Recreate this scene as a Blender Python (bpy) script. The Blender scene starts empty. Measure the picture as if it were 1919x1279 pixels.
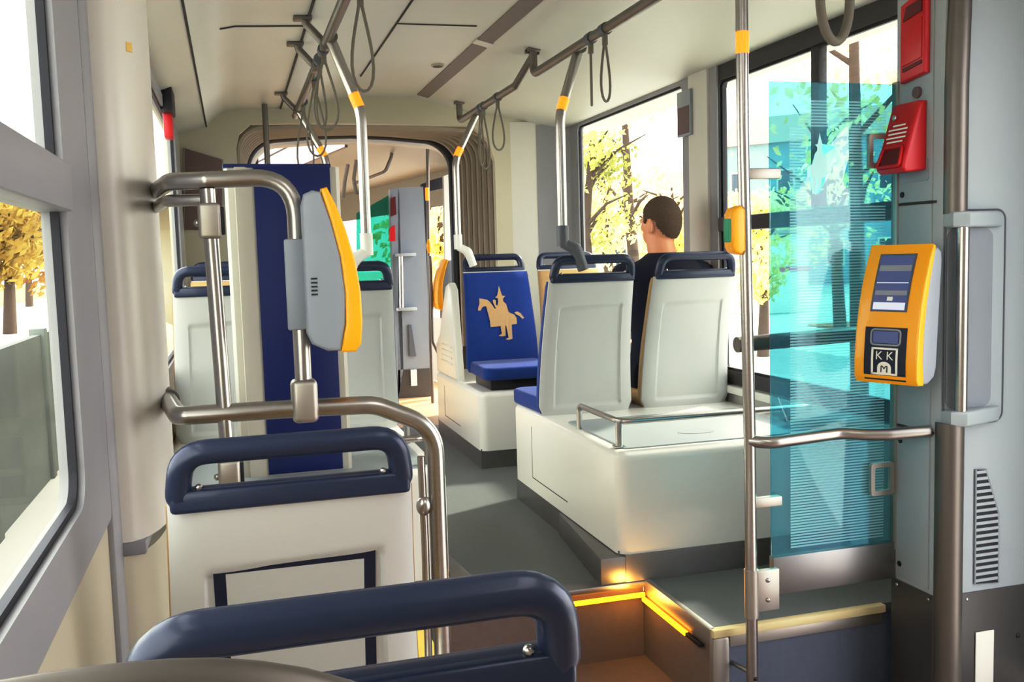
import bpy, bmesh, math, random
from math import sin, cos, pi, radians, sqrt, atan2
from mathutils import Vector, Matrix
random.seed(7)
SC = bpy.context.scene
COL = SC.collection

# ------------------------------------------------------------------ camera (solved from the vanishing points of the car)
FPX, YAW, PIT, ROL = 1780.0, radians(16.2), radians(5.1), radians(-1.66)
CAM = Vector((0, 0, 1.15))
_f = Vector((sin(YAW) * cos(PIT), cos(YAW) * cos(PIT), -sin(PIT)))
_r0 = Vector((cos(YAW), -sin(YAW), 0))
_u0 = _r0.cross(_f)
_r = _r0 * cos(ROL) + _u0 * sin(ROL)
_u = -_r0 * sin(ROL) + _u0 * cos(ROL)
cd = bpy.data.cameras.new('camera')
cam = bpy.data.objects.new('camera', cd)
COL.objects.link(cam)
cam.matrix_world = Matrix(((_r.x, _u.x, -_f.x, CAM.x), (_r.y, _u.y, -_f.y, CAM.y), (_r.z, _u.z, -_f.z, CAM.z), (0, 0, 0, 1)))
cd.sensor_width = 36
cd.lens = 36 * FPX / 1919
cd.clip_start = 0.02
cd.clip_end = 500
SC.camera = cam


def P(px, py, X=None, Y=None, Z=None):
    """point where the sight line of a photo pixel meets a known wall / floor plane"""
    d = _f + _r * ((px - 959.5) / FPX) - _u * ((py - 639.5) / FPX)
    if X is not None: t = (X - CAM.x) / d.x
    elif Y is not None: t = (Y - CAM.y) / d.y
    else: t = (Z - CAM.z) / d.z
    return CAM + d * t


# ------------------------------------------------------------------ materials
def lin(c):
    return c / 12.92 if c <= 0.04045 else ((c + 0.055) / 1.055) ** 2.4


def rgb(r, g, b):
    return (lin(r / 255), lin(g / 255), lin(b / 255), 1)


def mat(name, col, rough=0.5, metal=0.0, var=0.06, vscale=6.0, bump=0.0, bscale=60.0, emit=None, estr=0.0, coat=0.0, stretch=None, sheen=0.0):
    m = bpy.data.materials.new(name)
    m.use_nodes = True
    nt = m.node_tree
    b = nt.nodes['Principled BSDF']
    c = rgb(*col)
    tc = nt.nodes.new('ShaderNodeTexCoord')
    mp = nt.nodes.new('ShaderNodeMapping')
    nt.links.new(tc.outputs['Object'], mp.inputs['Vector'])
    if stretch: mp.inputs['Scale'].default_value = stretch
    n = nt.nodes.new('ShaderNodeTexNoise')
    n.inputs['Scale'].default_value = vscale
    n.inputs['Detail'].default_value = 4
    nt.links.new(mp.outputs['Vector'], n.inputs['Vector'])
    mx = nt.nodes.new('ShaderNodeMix')
    mx.data_type = 'RGBA'
    mx.inputs[6].default_value = tuple(v * (1 - var) for v in c[:3]) + (1,)
    mx.inputs[7].default_value = tuple(min(1, v * (1 + var)) for v in c[:3]) + (1,)
    nt.links.new(n.outputs['Fac'], mx.inputs[0])
    nt.links.new(mx.outputs[2], b.inputs['Base Color'])
    b.inputs['Roughness'].default_value = rough
    b.inputs['Metallic'].default_value = metal
    b.inputs['Coat Weight'].default_value = coat
    if sheen: b.inputs['Sheen Weight'].default_value = sheen
    if bump:
        n2 = nt.nodes.new('ShaderNodeTexNoise')
        n2.inputs['Scale'].default_value = bscale
        n2.inputs['Detail'].default_value = 6
        nt.links.new(mp.outputs['Vector'], n2.inputs['Vector'])
        bp = nt.nodes.new('ShaderNodeBump')
        bp.inputs['Strength'].default_value = bump
        bp.inputs['Distance'].default_value = 0.01
        nt.links.new(n2.outputs['Fac'], bp.inputs['Height'])
        nt.links.new(bp.outputs['Normal'], b.inputs['Normal'])
    if emit:
        b.inputs['Emission Color'].default_value = rgb(*emit)
        b.inputs['Emission Strength'].default_value = estr
    return m


def glass(name, tint, gloss=0.08, rough=0.02, haze=None, hz=0.0):
    m = bpy.data.materials.new(name)
    m.use_nodes = True
    nt = m.node_tree
    for n in list(nt.nodes): nt.nodes.remove(n)
    out = nt.nodes.new('ShaderNodeOutputMaterial')
    t = nt.nodes.new('ShaderNodeBsdfTransparent')
    t.inputs[0].default_value = rgb(*tint)
    g = nt.nodes.new('ShaderNodeBsdfGlossy')
    g.inputs['Roughness'].default_value = rough
    mix = nt.nodes.new('ShaderNodeMixShader')
    mix.inputs[0].default_value = gloss
    nt.links.new(t.outputs[0], mix.inputs[1]); nt.links.new(g.outputs[0], mix.inputs[2])
    last = mix
    if haze:
        d = nt.nodes.new('ShaderNodeBsdfDiffuse'); d.inputs[0].default_value = rgb(*haze)
        tl = nt.nodes.new('ShaderNodeBsdfTranslucent'); tl.inputs[0].default_value = rgb(*haze)
        a = nt.nodes.new('ShaderNodeAddShader')
        nt.links.new(d.outputs[0], a.inputs[0]); nt.links.new(tl.outputs[0], a.inputs[1])
        m2 = nt.nodes.new('ShaderNodeMixShader'); m2.inputs[0].default_value = hz
        nt.links.new(mix.outputs[0], m2.inputs[1]); nt.links.new(a.outputs[0], m2.inputs[2])
        last = m2
    nt.links.new(last.outputs[0], out.inputs[0])
    return m


M = dict(
    cream=mat('cream panel', (206, 204, 194), 0.42, vscale=2),
    bulk=mat('beige bulkhead', (188, 182, 158), 0.5, vscale=2),
    ceil=mat('ceiling laminate', (202, 202, 190), 0.45, vscale=1.5),
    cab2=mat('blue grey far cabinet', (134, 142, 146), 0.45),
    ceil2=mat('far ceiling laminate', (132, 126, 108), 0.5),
    pillar=mat('pillar cover', (208, 205, 194), 0.35, vscale=2),
    frame=mat('grey window frame', (150, 150, 150), 0.45, vscale=3),
    frame2=mat('dark window frame', (52, 50, 50), 0.45),
    gasket=mat('black rubber gasket', (20, 20, 26), 0.5),
    white=mat('white gelcoat', (232, 231, 222), 0.3, var=0.03, vscale=2, coat=0.2),
    shell=mat('seat shell plastic', (192, 193, 188), 0.38, var=0.03, bump=0.03, bscale=400),
    panel=mat('seat back panel', (184, 186, 180), 0.42, var=0.03, bump=0.03, bscale=400),
    navy=mat('navy handle plastic', (30, 42, 66), 0.34, var=0.05, coat=0.15),
    navy2=mat('navy frame print', (10, 22, 48), 0.5),
    blue=mat('blue upholstery', (2, 54, 132), 0.9, var=0.12, vscale=30, bump=0.25, bscale=700, sheen=0.15),
    tan=mat('tan upholstery', (190, 158, 108), 0.9, var=0.12, vscale=30, bump=0.25, bscale=700),
    emblem=mat('tan emblem weave', (196, 164, 116), 0.9, var=0.08, vscale=60),
    black=mat('black plastic', (24, 24, 28), 0.45),
    steel=mat('brushed steel', (186, 182, 176), 0.28, 1.0, var=0.1, vscale=8, stretch=(1, 1, 14)),
    satin=mat('satin cast steel', (182, 176, 164), 0.45, 0.85, var=0.08),
    sheet=mat('sheet steel skirt', (142, 140, 136), 0.38, 0.9, var=0.15, vscale=5),
    dsteel=mat('dull dark rail', (122, 116, 106), 0.42, 0.8, var=0.1),
    floor=mat('grey speckled floor', (108, 112, 108), 0.55, var=0.16, vscale=90, bump=0.05, bscale=300),
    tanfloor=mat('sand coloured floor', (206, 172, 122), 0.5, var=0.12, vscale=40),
    lowfloor=mat('worn low floor', (122, 104, 92), 0.5, var=0.15, vscale=40),
    riser=mat('blue grey step riser', (84, 90, 102), 0.6, var=0.15, vscale=60, bump=0.05, bscale=300),
    nosing=mat('cream step nosing', (216, 200, 150), 0.5, var=0.06),
    ynosing=mat('yellow step nosing', (222, 188, 92), 0.5, var=0.1),
    led=mat('amber light strip', (255, 170, 40), 0.4, emit=(255, 158, 20), estr=5.0),
    amber=mat('painted amber glint', (255, 120, 30), 0.3, emit=(255, 92, 14), estr=3.2),  # glowing colour stands in for amber light glinting on the poles
    yellow=mat('yellow plastic', (250, 176, 8), 0.36, var=0.04, coat=0.2),
    greyp=mat('blue grey plastic', (150, 156, 160), 0.4, var=0.04),
    dgreyp=mat('dark grey plastic', (92, 96, 98), 0.45),
    red=mat('red plastic', (196, 20, 26), 0.38, var=0.08),
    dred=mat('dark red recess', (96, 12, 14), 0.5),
    green=mat('green label', (40, 150, 110), 0.5),
    whitep=mat('white print', (236, 234, 222), 0.6),
    cab=mat('grey cabinet laminate', (162, 170, 170), 0.42, var=0.04, vscale=3),
    recess=mat('painted recess shade', (132, 138, 140), 0.4),
    cabd=mat('dark kick plate', (92, 90, 86), 0.35, 0.6, var=0.15),
    colb=mat('royal blue panel', (2, 30, 96), 0.4, var=0.05),
    colg=mat('column laminate', (190, 188, 172), 0.4, var=0.04),
    screen=mat('lit screen', (70, 80, 110), 0.15, emit=(96, 108, 150), estr=0.35),
    screenl=mat('lit screen rows', (200, 206, 226), 0.2, emit=(190, 196, 226), estr=0.5),
    strap=mat('grey webbing', (120, 114, 98), 0.8, var=0.1),
    bellowsd=mat('dark pleat', (52, 46, 42), 0.8),
    bellows=mat('pleated rubber', (158, 146, 126), 0.7, var=0.1),
    board=mat('purple brown board', (112, 90, 86), 0.6, var=0.08),
    skin=mat('skin', (232, 166, 122), 0.5, var=0.06, vscale=20),
    hair=mat('short brown hair', (92, 72, 52), 0.85, var=0.35, vscale=120, bump=0.5, bscale=500),
    shirt=mat('navy cotton', (18, 22, 40), 0.9, var=0.15, vscale=10, bump=0.1, bscale=300),
    trousers=mat('dark trousers', (40, 42, 52), 0.9),
    shoe=mat('dark shoe leather', (30, 26, 24), 0.5),
    pane=glass('clear window pane', (250, 252, 246), 0.05),
    teal=glass('teal tinted glass', (160, 212, 220), 0.10, haze=(70, 150, 170), hz=0.06),
    stripe=glass('frosted stripe print', (214, 244, 246), 0.02, haze=(190, 226, 226), hz=0.30),
    lamp=mat('lit ceiling diffuser', (236, 232, 246), 0.5, emit=(226, 222, 246), estr=0.9),
    groove=mat('dark joint', (60, 56, 48), 0.8),
    slot=mat('grey slot diffuser', (118, 108, 100), 0.5),
    asphalt=mat('pale sunlit paving', (206, 204, 194), 0.9, var=0.12, vscale=0.6),
    road=mat('grey street asphalt', (150, 152, 150), 0.9, var=0.12, vscale=1.2),
    lawn=mat('sunlit lawn', (122, 132, 66), 0.95, var=0.3, vscale=3),
    fence=mat('grey concrete fence', (108, 114, 108), 0.85, var=0.2, vscale=2.5),
    bark=mat('dark bark', (74, 60, 48), 0.9, var=0.3, vscale=8, bump=0.4, bscale=20),
    stone=mat('pale render wall', (214, 206, 186), 0.85, var=0.08, vscale=1),
    stone2=mat('blue grey facade', (120, 150, 158), 0.8, var=0.15, vscale=0.8),
    winpane=mat('dark house window', (56, 70, 80), 0.2),
    roof=mat('roof tile', (186, 150, 130), 0.8),
    pink=mat('pink stripe', (226, 110, 120), 0.6),
    hedge=mat('fallen leaves', (176, 104, 66), 0.95, var=0.35, vscale=4),
)


def leafmat(name, c1, c2):
    m = bpy.data.materials.new(name); m.use_nodes = True; nt = m.node_tree
    for n in list(nt.nodes): nt.nodes.remove(n)
    out = nt.nodes.new('ShaderNodeOutputMaterial')
    oi = nt.nodes.new('ShaderNodeTexCoord'); ns = nt.nodes.new('ShaderNodeTexNoise'); ns.inputs['Scale'].default_value = 1.3
    ns.inputs['Detail'].default_value = 6
    nt.links.new(oi.outputs['Object'], ns.inputs['Vector'])
    cr = nt.nodes.new('ShaderNodeValToRGB')
    cr.color_ramp.elements[0].position = 0.38; cr.color_ramp.elements[0].color = rgb(*c1)
    cr.color_ramp.elements[1].position = 0.62; cr.color_ramp.elements[1].color = rgb(*c2)
    nt.links.new(ns.outputs['Fac'], cr.inputs[0])
    d = nt.nodes.new('ShaderNodeBsdfDiffuse'); t = nt.nodes.new('ShaderNodeBsdfTranslucent')
    nt.links.new(cr.outputs[0], d.inputs[0]); nt.links.new(cr.outputs[0], t.inputs[0])
    a = nt.nodes.new('ShaderNodeMixShader'); a.inputs[0].default_value = 0.5
    nt.links.new(d.outputs[0], a.inputs[1]); nt.links.new(t.outputs[0], a.inputs[2])
    nt.links.new(a.outputs[0], out.inputs[0])
    return m


M['leafy'] = leafmat('yellow autumn leaves', (238, 214, 122), (255, 248, 190))
M['leafo'] = leafmat('orange autumn leaves', (228, 172, 96), (254, 226, 156))
M['leafd'] = leafmat('deep orange autumn leaves', (146, 104, 54), (188, 154, 92))
M['leafe'] = leafmat('deep golden autumn leaves', (150, 124, 62), (190, 168, 98))
M['leafg'] = leafmat('green leaves', (126, 132, 70), (224, 220, 140))


# ------------------------------------------------------------------ mesh builder
def fillet(pts, r, n=6, closed=False):
    pts = [Vector(p) for p in pts]
    out = []
    N = len(pts)
    for i, p in enumerate(pts):
        if not closed and i in (0, N - 1):
            out.append(p); continue
        a, c = pts[i - 1], pts[(i + 1) % N]
        da, dc = (a - p), (c - p)
        la, lc = da.length, dc.length
        da.normalize(); dc.normalize()
        ang = da.angle(dc)
        rr = r[i] if isinstance(r, (list, tuple)) else r
        if ang > 3.1 or rr <= 0:
            out.append(p); continue
        t = min(rr / math.tan(ang / 2), la * 0.49, lc * 0.49)
        p0, p1 = p + da * t, p + dc * t
        for k in range(n + 1):
            s = k / n
            out.append(p0 * (1 - s) ** 2 + p * 2 * s * (1 - s) + p1 * s * s)
    return out


class MB:
    def __init__(self): self.bm = bmesh.new()

    def box(self, x0, x1, y0, y1, z0, z1, bev=0, seg=2):
        bm = self.bm
        x0, x1 = min(x0, x1), max(x0, x1); y0, y1 = min(y0, y1), max(y0, y1); z0, z1 = min(z0, z1), max(z0, z1)
        vs = [bm.verts.new((x, y, z)) for x in (x0, x1) for y in (y0, y1) for z in (z0, z1)]
        fs = [bm.faces.new([vs[i] for i in q]) for q in ((0, 1, 3, 2), (4, 6, 7, 5), (0, 4, 5, 1), (2, 3, 7, 6), (0, 2, 6, 4), (1, 5, 7, 3))]
        if bev:
            es = list({e for f in fs for e in f.edges})
            bmesh.ops.bevel(bm, geom=es, offset=bev, segments=seg, profile=0.5, affect='EDGES')
        return self

    def prism(self, poly, axis, a, b, bev=0, seg=2):
        """extrude a 2-D polygon: axis X -> poly (y,z); axis Y -> poly (x,z); axis Z -> poly (x,y)"""
        bm = self.bm

        def mk(u, v, w):
            return {'X': (w, u, v), 'Y': (u, w, v), 'Z': (u, v, w)}[axis]
        lo = [bm.verts.new(mk(u, v, a)) for u, v in poly]
        hi = [bm.verts.new(mk(u, v, b)) for u, v in poly]
        n = len(poly)
        fs = [bm.faces.new(lo), bm.faces.new(hi[::-1])]
        for i in range(n):
            fs.append(bm.faces.new((lo[i], hi[i], hi[(i + 1) % n], lo[(i + 1) % n])))
        bmesh.ops.recalc_face_normals(bm, faces=fs)
        if bev:
            es = list({e for f in fs[:2] for e in f.edges})
            bmesh.ops.bevel(bm, geom=es, offset=bev, segments=seg, profile=0.5, affect='EDGES')
        return self

    def tube(self, pts, r, seg=12, closed=False, flat=1.0, up=None):
        bm = self.bm
        pts = [Vector(p) for p in pts]
        q = [pts[0]]
        for p in pts[1:]:
            if (p - q[-1]).length > 1e-5: q.append(p)
        pts = q
        N = len(pts)
        rs = r if isinstance(r, (list, tuple)) else [r] * N
        tang = []
        for i in range(N):
            if closed: t = pts[(i + 1) % N] - pts[i - 1]
            elif i == 0: t = pts[1] - pts[0]
            elif i == N - 1: t = pts[-1] - pts[-2]
            else: t = (pts[i + 1] - pts[i]).normalized() + (pts[i] - pts[i - 1]).normalized()
            tang.append(t.normalized())
        ref = Vector(up) if up else (Vector((0, 0, 1)) if abs(tang[0].z) < 0.9 else Vector((0, 1, 0)))
        nrm = (ref - tang[0] * ref.dot(tang[0])).normalized()
        rings = []
        for i in range(N):
            t = tang[i]
            if up: nrm = Vector(up)
            nrm = (nrm - t * nrm.dot(t)).normalized()
            bn = t.cross(nrm)
            rings.append([bm.verts.new(pts[i] + (nrm * cos(a) * flat + bn * sin(a)) * rs[min(i, len(rs) - 1)]) for a in [2 * pi * k / seg for k in range(seg)]])
        fs = []
        for i in range(N if closed else N - 1):
            A, B = rings[i], rings[(i + 1) % N]
            for k in range(seg):
                fs.append(bm.faces.new((A[k], A[(k + 1) % seg], B[(k + 1) % seg], B[k])))
        if not closed:
            fs.append(bm.faces.new(rings[0][::-1])); fs.append(bm.faces.new(rings[-1]))
        bmesh.ops.recalc_face_normals(bm, faces=fs)
        return self

    def loft(self, rings, cap=True, closed=False):
        bm = self.bm
        R = [[bm.verts.new(p) for p in ring] for ring in rings]
        n = len(R[0]); fs = []
        for i in range(len(R) - (0 if closed else 1)):
            A, B = R[i], R[(i + 1) % len(R)]
            for k in range(n):
                fs.append(bm.faces.new((A[k], A[(k + 1) % n], B[(k + 1) % n], B[k])))
        if cap and not closed:
            fs.append(bm.faces.new(R[0][::-1])); fs.append(bm.faces.new(R[-1]))
        bmesh.ops.recalc_face_normals(bm, faces=fs)
        return self

    def strip(self, rows, thick=None):
        """open sheet through rows of points"""
        bm = self.bm
        R = [[bm.verts.new(p) for p in row] for row in rows]
        for i in range(len(R) - 1):
            for k in range(len(R[0]) - 1):
                bm.faces.new((R[i][k], R[i][k + 1], R[i + 1][k + 1], R[i + 1][k]))
        return self

    def ball(self, c, r, sx=1, sy=1, sz=1, u=16, v=10):
        m = Matrix.Translation(Vector(c)) @ Matrix.Diagonal((sx * r, sy * r, sz * r, 1))
        bmesh.ops.create_uvsphere(self.bm, u_segments=u, v_segments=v, radius=1, matrix=m)
        return self

    def xform(self, mtx):
        bmesh.ops.transform(self.bm, matrix=mtx, verts=self.bm.verts)
        return self

    def build(self, name, m, parent=None, smooth=38, origin=None):
        me = bpy.data.meshes.new(name)
        o0 = Vector(origin) if origin is not None else (Vector(parent['_o']) if parent is not None and '_o' in parent else Vector((0, 0, 0)))
        if o0.length: bmesh.ops.translate(self.bm, vec=-o0, verts=self.bm.verts)
        self.bm.to_mesh(me); self.bm.free()
        me.materials.append(M[m] if isinstance(m, str) else m)
        if smooth:
            me.shade_smooth(); me.set_sharp_from_angle(angle=radians(smooth))
        o = bpy.data.objects.new(name, me)
        COL.objects.link(o)
        if parent is not None:
            o.parent = parent
            if '_o' in parent: o['_o'] = list(parent['_o'])
        elif origin is not None:
            o.location = o0; o['_o'] = list(o0)
        return o


def tag(o, label=None, cat=None, group=None, kind=None):
    if label: o['label'] = label
    if cat: o['category'] = cat
    if group: o['group'] = group
    if kind: o['kind'] = kind
    return o


def thing(name, label, cat, loc=(0, 0, 0), group=None, world=True, kind=None):
    """Empty at the base of a thing; with world=True its parts are given in world coordinates"""
    o = bpy.data.objects.new(name, None)
    COL.objects.link(o)
    o.location = loc
    o.empty_display_size = 0.1
    o['_o'] = list(loc) if world else [0, 0, 0]
    return tag(o, label, cat, group, kind)


def sub(name, parent):
    """part that is itself made of pieces"""
    o = bpy.data.objects.new(name, None); COL.objects.link(o); o.parent = parent
    o['_o'] = list(parent['_o'])
    return o


def copy_tree(o, parent=None):
    c = o.copy(); COL.objects.link(c)
    if parent is not None: c.parent = parent
    for ch in list(o.children): copy_tree(ch, c)
    return c


def struct(name, mb, m, parent=None, smooth=38):
    o = mb.build(name, m, parent, smooth)
    if parent is None: o['kind'] = 'structure'
    return o


def rrect(x0, x1, z0, z1, r, n=6):
    """rounded rectangle polygon"""
    pts = []
    for cx, cz, a0 in ((x1 - r, z1 - r, 0), (x0 + r, z1 - r, 90), (x0 + r, z0 + r, 180), (x1 - r, z0 + r, 270)):
        for k in range(n + 1):
            a = radians(a0 + 90 * k / n)
            pts.append((cx + r * cos(a), cz + r * sin(a)))
    return pts


def ring_plate(mb, inner, outer, axis, a, b):
    """plate with a hole: inner and outer outlines with the same number of points"""
    def mk(u, v, w):
        return {'X': (w, u, v), 'Y': (u, w, v), 'Z': (u, v, w)}[axis]
    mb.loft([[mk(*p, a) for p in inner], [mk(*p, a) for p in outer], [mk(*p, b) for p in outer], [mk(*p, b) for p in inner]], cap=False, closed=True)
    return mb


# ------------------------------------------------------------------ dimensions of the car (metres; raised floor at z = 0)
XL, XR, XC = -0.27, 2.17, 0.94
YB = 6.1                    # bulkhead in front of the bellows
ZLOW = -0.28                # low floor
Y0 = -1.2                   # rear end of what is built

# floors
struct('floor', MB().box(XL, XR, 3.03, 6.4, -0.03, 0), 'floor')
struct('floor.001', MB().box(XL - 0.03, 2.4, Y0, 3.03, ZLOW - 0.04, ZLOW), 'lowfloor')
struct('floor.002', MB().box(-0.6, 2.0, 6.4, 13, -0.035, -0.005), 'tanfloor')  # yellowish floor, with warm light from the door put into its tan
# step up into the aisle
struct('trim_1', MB().box(0.52, 1.335, 3.02, 3.032, ZLOW, -0.02), 'lowfloor')
struct('trim_2', MB().box(0.52, 1.335, 2.99, 3.06, -0.02, 0.003, 0.004), 'sheet')
# right hand platform
struct('floor.003', MB().box(1.345, XR, 2.53, 3.03, -0.02, 0.0), 'floor')
struct('trim_3', MB().box(1.40, XR, 2.53, 2.545, ZLOW, -0.02), 'riser')
struct('trim_4', MB().box(1.335, 1.95, 2.505, 2.535, -0.022, 0.004, 0.005), 'nosing')
struct('trim_5', MB().box(1.40, 1.95, 2.522, 2.532, -0.062, -0.022, 0.002), 'satin')
struct('trim_6', MB().box(1.33, 1.352, 2.52, 3.01, -0.05, 0.004, 0.004), 'satin')
struct('trim_7', MB().box(1.338, 1.352, 2.54, 3.03, ZLOW, -0.05), 'lowfloor')
struct('trim_8', MB().box(1.335, 1.395, 2.51, 2.545, ZLOW, -0.022, 0.012), 'satin')
# left hand platform with yellow edge
struct('floor.004', MB().box(XL, 0.47, 2.32, 3.03, -0.02, 0.0), 'floor')
struct('trim_9', MB().box(XL, 0.50, 2.32, 2.335, ZLOW, -0.02), 'riser')
struct('trim_10', MB().box(0.455, 0.52, 2.30, 3.03, -0.025, 0.004, 0.005), 'ynosing')
struct('trim_11', MB().box(0.50, 0.515, 2.32, 3.03, ZLOW, -0.025), 'lowfloor')
struct('trim_12', MB().box(0.452, 0.524, 2.292, 2.302, -0.10, 0.006, 0.003), 'white')

# amber LED light strips under the step edges
ls = thing('step_light_strip', 'glowing amber light strip under the edge of the grey step beside the white plinth', 'light strip', (1.32, 3.0, -0.06))
MB().box(1.06, 1.325, 2.978, 2.992, -0.052, -0.036, 0.004).build('aisle_run', 'led', ls)
MB().box(1.314, 1.330, 2.66, 2.99, -0.069, -0.055, 0.004).build('side_run', 'led', ls)
MB().box(1.316, 1.332, 2.56, 2.66, -0.068, -0.056, 0.003).build('unlit_end', 'gasket', ls)


# ------------------------------------------------------------------ side walls with windows
def wall_with_holes(x0, x1, ya, yb, za, zb, holes):
    """wall slab cut into boxes around rectangular openings (y0,y1,z0,z1)"""
    mb = MB()
    ys = sorted({ya, yb, *[h[0] for h in holes], *[h[1] for h in holes]})
    for i in range(len(ys) - 1):
        a, b = ys[i], ys[i + 1]
        hs = sorted([h for h in holes if h[0] <= a + 1e-6 and h[1] >= b - 1e-6], key=lambda h: h[2])
        z = za
        for h in hs:
            if h[2] > z: mb.box(x0, x1, a, b, z, h[2])
            z = h[3]
        if zb > z: mb.box(x0, x1, a, b, z, zb)
    return mb


LW1 = (0.15, 2.02, 0.66, 1.95)
LW2 = (2.80, 5.75, 0.66, 1.90)
struct('wall_left', wall_with_holes(XL - 0.06, XL, Y0, YB + 0.05, ZLOW, 2.0, [LW1, LW2]), 'bulk')
RW1 = (4.23, 5.92, 0.66, 2.03)
RW2 = (2.62, 4.02, 0.55, 2.03)
struct('wall_right', wall_with_holes(XR, XR + 0.06, 2.45, YB + 0.05, ZLOW, 2.1, [RW1, RW2]), 'cream')
# right hand doorway zone next to and behind the camera: closed outer skin with a door opening
struct('wall_right.001', wall_with_holes(2.42, 2.48, Y0, 2.45, ZLOW, 2.1, [(0.1, 1.9, ZLOW, 1.9)]), 'cab')
struct('wall_back', MB().box(XL - 0.06, 2.48, Y0 - 0.06, Y0, ZLOW, 2.3), 'bulk')


def window(n, xin, hole, rad, side, depth=0.03, fw=0.07, m='frame', trans=None, mull=None, gz=None, sill=0.0):
    """side -1: left wall, +1: right wall"""
    y0, y1, z0, z1 = hole
    w = thing('window_%d' % n, None, None, ((xin), (y0 + y1) / 2, z0), kind='structure')
    xa, xb = xin - side * 0.010, xin + side * 0.03
    iy0, iy1, iz0, iz1 = gz
    inner = rrect(iy0, iy1, iz0, iz1, rad, 8)
    outer = rrect(y0 - 0.01, y1 + 0.01, z0 - 0.01, z1 + 0.01, 0.02, 8)
    fr = ring_plate(MB(), inner, outer, 'X', xa, xb).build('window_frame', m, w)
    gi = rrect(iy0 + 0.012, iy1 - 0.012, iz0 + 0.012, iz1 - 0.012, max(0.005, rad - 0.012), 8)
    ring_plate(MB(), gi, rrect(iy0 - 0.004, iy1 + 0.004, iz0 - 0.004, iz1 + 0.004, rad + 0.004, 8), 'X', xin + side * 0.001, xin + side * 0.014).build('rubber_gasket', 'gasket', w)
    MB().prism(inner, 'X', xin + side * 0.008, xin + side * 0.012).build('pane', 'pane', w, smooth=0)
    if trans:
        MB().box(xin - side * 0.022, xin + side * 0.04, iy0, iy1, trans[0], trans[1], 0.006).build('transom', trans[2], w)
    if mull:
        MB().box(xin - side * 0.0, xin + side * 0.04, mull[0], mull[1], mull[2], mull[3], 0.004).build('mullion', 'frame2', w)
    return w


window(1, XL, LW1, 0.06, -1, trans=(1.245, 1.325, 'frame'), gz=(0.22, 1.735, 0.752, 1.92))
window(2, XL, LW2, 0.05, -1, gz=(2.9, 5.42, 0.752, 1.86))
window(3, XR, RW1, 0.04, 1, gz=(4.32, 5.80, 0.74, 1.965))
window(4, XR, RW2, 0.03, 1, m='frame2', trans=(1.235, 1.30, 'frame2'), mull=(3.20, 3.25, 1.30, 2.0), gz=(2.70, 3.95, 0.60, 1.915))

# frame piece and lower ledge on the left
struct('trim_13', MB().box(XL - 0.005, XL + 0.012, 2.03, 2.16, ZLOW, 1.95, 0.004), 'frame')
struct('trim_14', MB().box(XL, XL + 0.06, 2.15, 2.75, 0.53, 0.56, 0.006), 'frame')

# rounded pillar cover on the left wall
pp = []
for k in range(17):
    a = pi * k / 16
    pp.append((XL + 0.105 * sin(a) ** 0.75, 2.44 - 0.29 * cos(a)))
struct('trim_15', MB().prism([(XL - 0.01, 2.15)] + pp + [(XL - 0.01, 2.77)], 'Z', 0.56, 2.02), 'pillar')
struct('trim_16', MB().prism([(XL - 0.01, 2.17)] + [(XL + (x - XL) * 0.85, y) for x, y in pp] + [(XL - 0.01, 2.75)], 'Z', 0.0, 0.53), 'bulk')
c = P(274, 90, Y=2.232)
tag(MB().box(-0.008, 0.008, -0.0012, 0.0012, -0.01, 0.01).xform(Matrix.Translation((-0.189, 2.228, c.z)) @ Matrix.Rotation(radians(48), 4, 'Z')).build('sticker', 'ynosing', origin=(-0.189, 2.228, c.z)), 'tiny yellowish sticker on the beige pillar by the left window', 'sticker')
# right pillar between the windows
struct('trim_17', MB().box(XR - 0.03, XR + 0.01, 4.03, 4.225, 0.1, 2.06, 0.012), 'cream')
struct('trim_18', MB().box(XR - 0.02, XR + 0.01, 3.955, 4.03, 0.1, 2.06, 0.006), 'frame')
struct('trim_19', MB().box(XR - 0.035, XR + 0.0, 2.6, 5.95, 0.50, 0.535, 0.006), 'white')

# ------------------------------------------------------------------ ceiling
prof = [(XL - 0.06, 1.93), (XL + 0.005, 1.93), (-0.20, 1.955), (-0.105, 1.985), (-0.06, 2.035), (0.0, 2.075), (0.06, 2.088), (0.33, 2.10),
        (0.37, 2.10), (0.70, 2.165), (0.74, 2.175), (1.17, 2.18), (1.28, 2.15), (1.40, 2.115), (1.62, 2.085), (1.86, 2.05), (2.08, 1.99), (2.14, 1.985), (2.5, 1.985)]
mb = MB()
mb.loft([[(x, y, z) for x, z in prof] + [(2.5, y, 2.35), (XL - 0.06, y, 2.35)] for y in (Y0, YB + 0.05)])
struct('ceiling', mb, 'ceil', smooth=25)
struct('trim_20', MB().box(-0.112, -0.104, Y0, YB, 1.979, 1.99), 'groove')
struct('trim_21', MB().box(0.328, 0.338, Y0, YB, 2.094, 2.104), 'groove')
struct('trim_22', MB().prism([(0.0, 2.071), (0.06, 2.084), (0.33, 2.096), (0.33, 2.104), (0.0, 2.09)], 'Y', 3.985, 3.997), 'groove')
struct('trim_26', MB().box(0.735, 0.741, Y0, 5.4, 2.168, 2.176), 'groove')
struct('trim_23', MB().prism([(0.74, 2.171), (1.10, 2.174), (1.10, 2.19), (0.74, 2.19)], 'Y', 4.2, 4.206), 'groove')
cl = thing('ceiling_slot_light', 'long narrow grey slot lamp set in the ceiling right of the aisle', 'lamp', (1.2, 3.0, 2.15))
MB().prism([(1.165, 2.174), (1.235, 2.156), (1.238, 2.166), (1.168, 2.185)], 'Y', 4.52, 5.98).build('diffuser', 'slot', cl)
MB().prism([(1.160, 2.172), (1.240, 2.152), (1.243, 2.166), (1.163, 2.185)], 'Y', 4.44, 4.52).build('joint_cover', 'cream', cl)
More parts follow.
